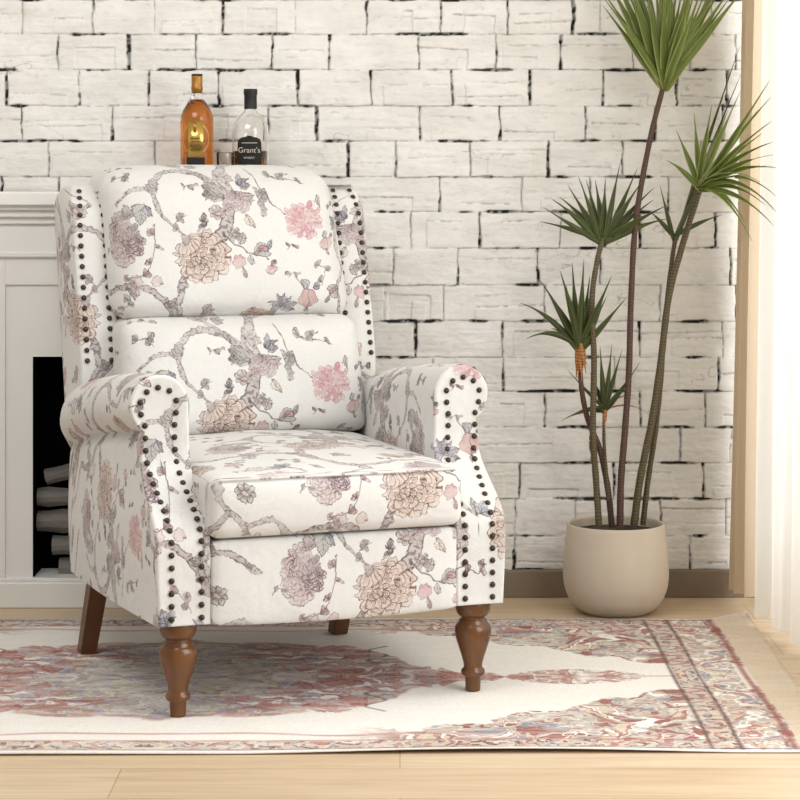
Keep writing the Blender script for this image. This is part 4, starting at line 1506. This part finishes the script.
# right-hand tuft reaching over the curtain
rosette('leaf_tuft', F(700, 186, 5.30),
        [(770, 80, -0.10, 0.0, 0.0062), (771, 97, -0.04, 0.02, 0.0055), (772, 121, -0.12, 0.03, 0.0052), (773, 142, -0.05, 0.05, 0.0050), (773, 155, -0.10, 0.05, 0.0052), (778, 168, -0.06, 0.08, 0.0048), (776, 196, -0.12, 0.13, 0.0050), (778, 214, -0.10, 0.15, 0.0050),
         (774, 226, -0.05, 0.12, 0.0048), (752, 241, -0.12, 0.12, 0.0050), (745, 222, -0.02, 0.16, 0.0048), (738, 96, 0.03, 0, 0.0050), (728, 110, 0.05, 0, 0.0048), (758, 110, 0.02, 0, 0.0050), (712, 104, -0.05, 0, 0.0055), (694, 112, 0.02, 0, 0.0055), (676, 130, 0.02, 0.03, 0.005), (760, 182, -0.14, 0.08, 0.005), (764, 132, 0.03, 0.02, 0.0045), (666, 160, 0, 0.08, 0.005), (765, 205, -0.02, 0.13, 0.0045)], M['leaf_bright'])
rosette('leaf_tuft', F(676, 240, 5.42), [(740, 46, 0.1, 0.02, 0.0035), (742, 72, 0.1, 0.02, 0.0035), (742, 88, 0.1, 0.0, 0.0035), (700, 180, 0.02, 0, 0.004), (660, 186, 0, 0, 0.004), (648, 210, 0, 0.05, 0.004), (722, 215, 0.03, 0.04, 0.004)], M['leaf'])
rosette('leaf_tuft', F(603, 242, 5.38), fan(603, 242, 60, 82, 16, 20, 160, 0.08, (0, 0.06), 0.0055), M['leaf'])


# ------------------------------------------------------------------ curtains on the right
def curtain(name, path, z0f, z1, amp, nfold, mat, label, ph=0.0, bow=0.0):
    P = cat(path, 12)
    P = np.array(P)
    d = np.concatenate([[0], np.cumsum(np.linalg.norm(np.diff(P, axis=0), axis=1))])
    n = 240; rows = []
    zz = np.linspace(0, 1, 24)
    for q in zz:
        row = []
        for s in np.linspace(0, d[-1], n):
            x = np.interp(s, d, P[:, 0]); y = np.interp(s, d, P[:, 1])
            f = s / d[-1]
            e = 0.01
            tx = np.interp(s + e, d, P[:, 0]) - np.interp(s - e, d, P[:, 0]); ty = np.interp(s + e, d, P[:, 1]) - np.interp(s - e, d, P[:, 1])
            ln = math.hypot(tx, ty) + 1e-9
            a = amp * (0.75 + 0.5 * (1 - q))
            o = a * math.sin(2 * PI * nfold * f + ph + 0.5 * math.sin(3 * q)) + a * 0.35 * math.sin(2 * PI * nfold * 2.3 * f + 1.3 + q)
            z0 = z0f(f)
            row.append((x - ty / ln * o - bow * (1 - q), y + tx / ln * o, z0 + (z1 - z0) * q))
        rows.append(row)
    o = grid(name, rows, mat)
    return tag(o, label, 'curtain')


curtain('drape_curtain', [(0.876, 5.53), (0.880, 5.45), (0.883, 5.39), (0.886, 5.325)], lambda f: 0.040 + 0.012 * f, 2.4, 0.020, 2.4, M['drape'], 'tan linen curtain hanging nearest the stone wall, behind the plant leaves', 1.2, 0.040)
curtain('sheer_curtain', [(0.868, 5.285), (0.880, 5.21), (0.903, 5.05), (0.925, 4.85), (0.94, 4.55), (0.94, 4.2)], lambda f: 0.035 - 0.023 * min(1, f * 2), 2.4, 0.016, 9, M['sheer'], 'bright white sheer curtain at the right edge, in front of the window', 0.3, 0.026)
rod = tube('curtain_rod', [(0.9, 2.4, 2.42), (0.9, 5.55, 2.42)], 0.01, M['white'])
tag(rod, 'white curtain rod above the window, out of the picture at top right', 'curtain rod')
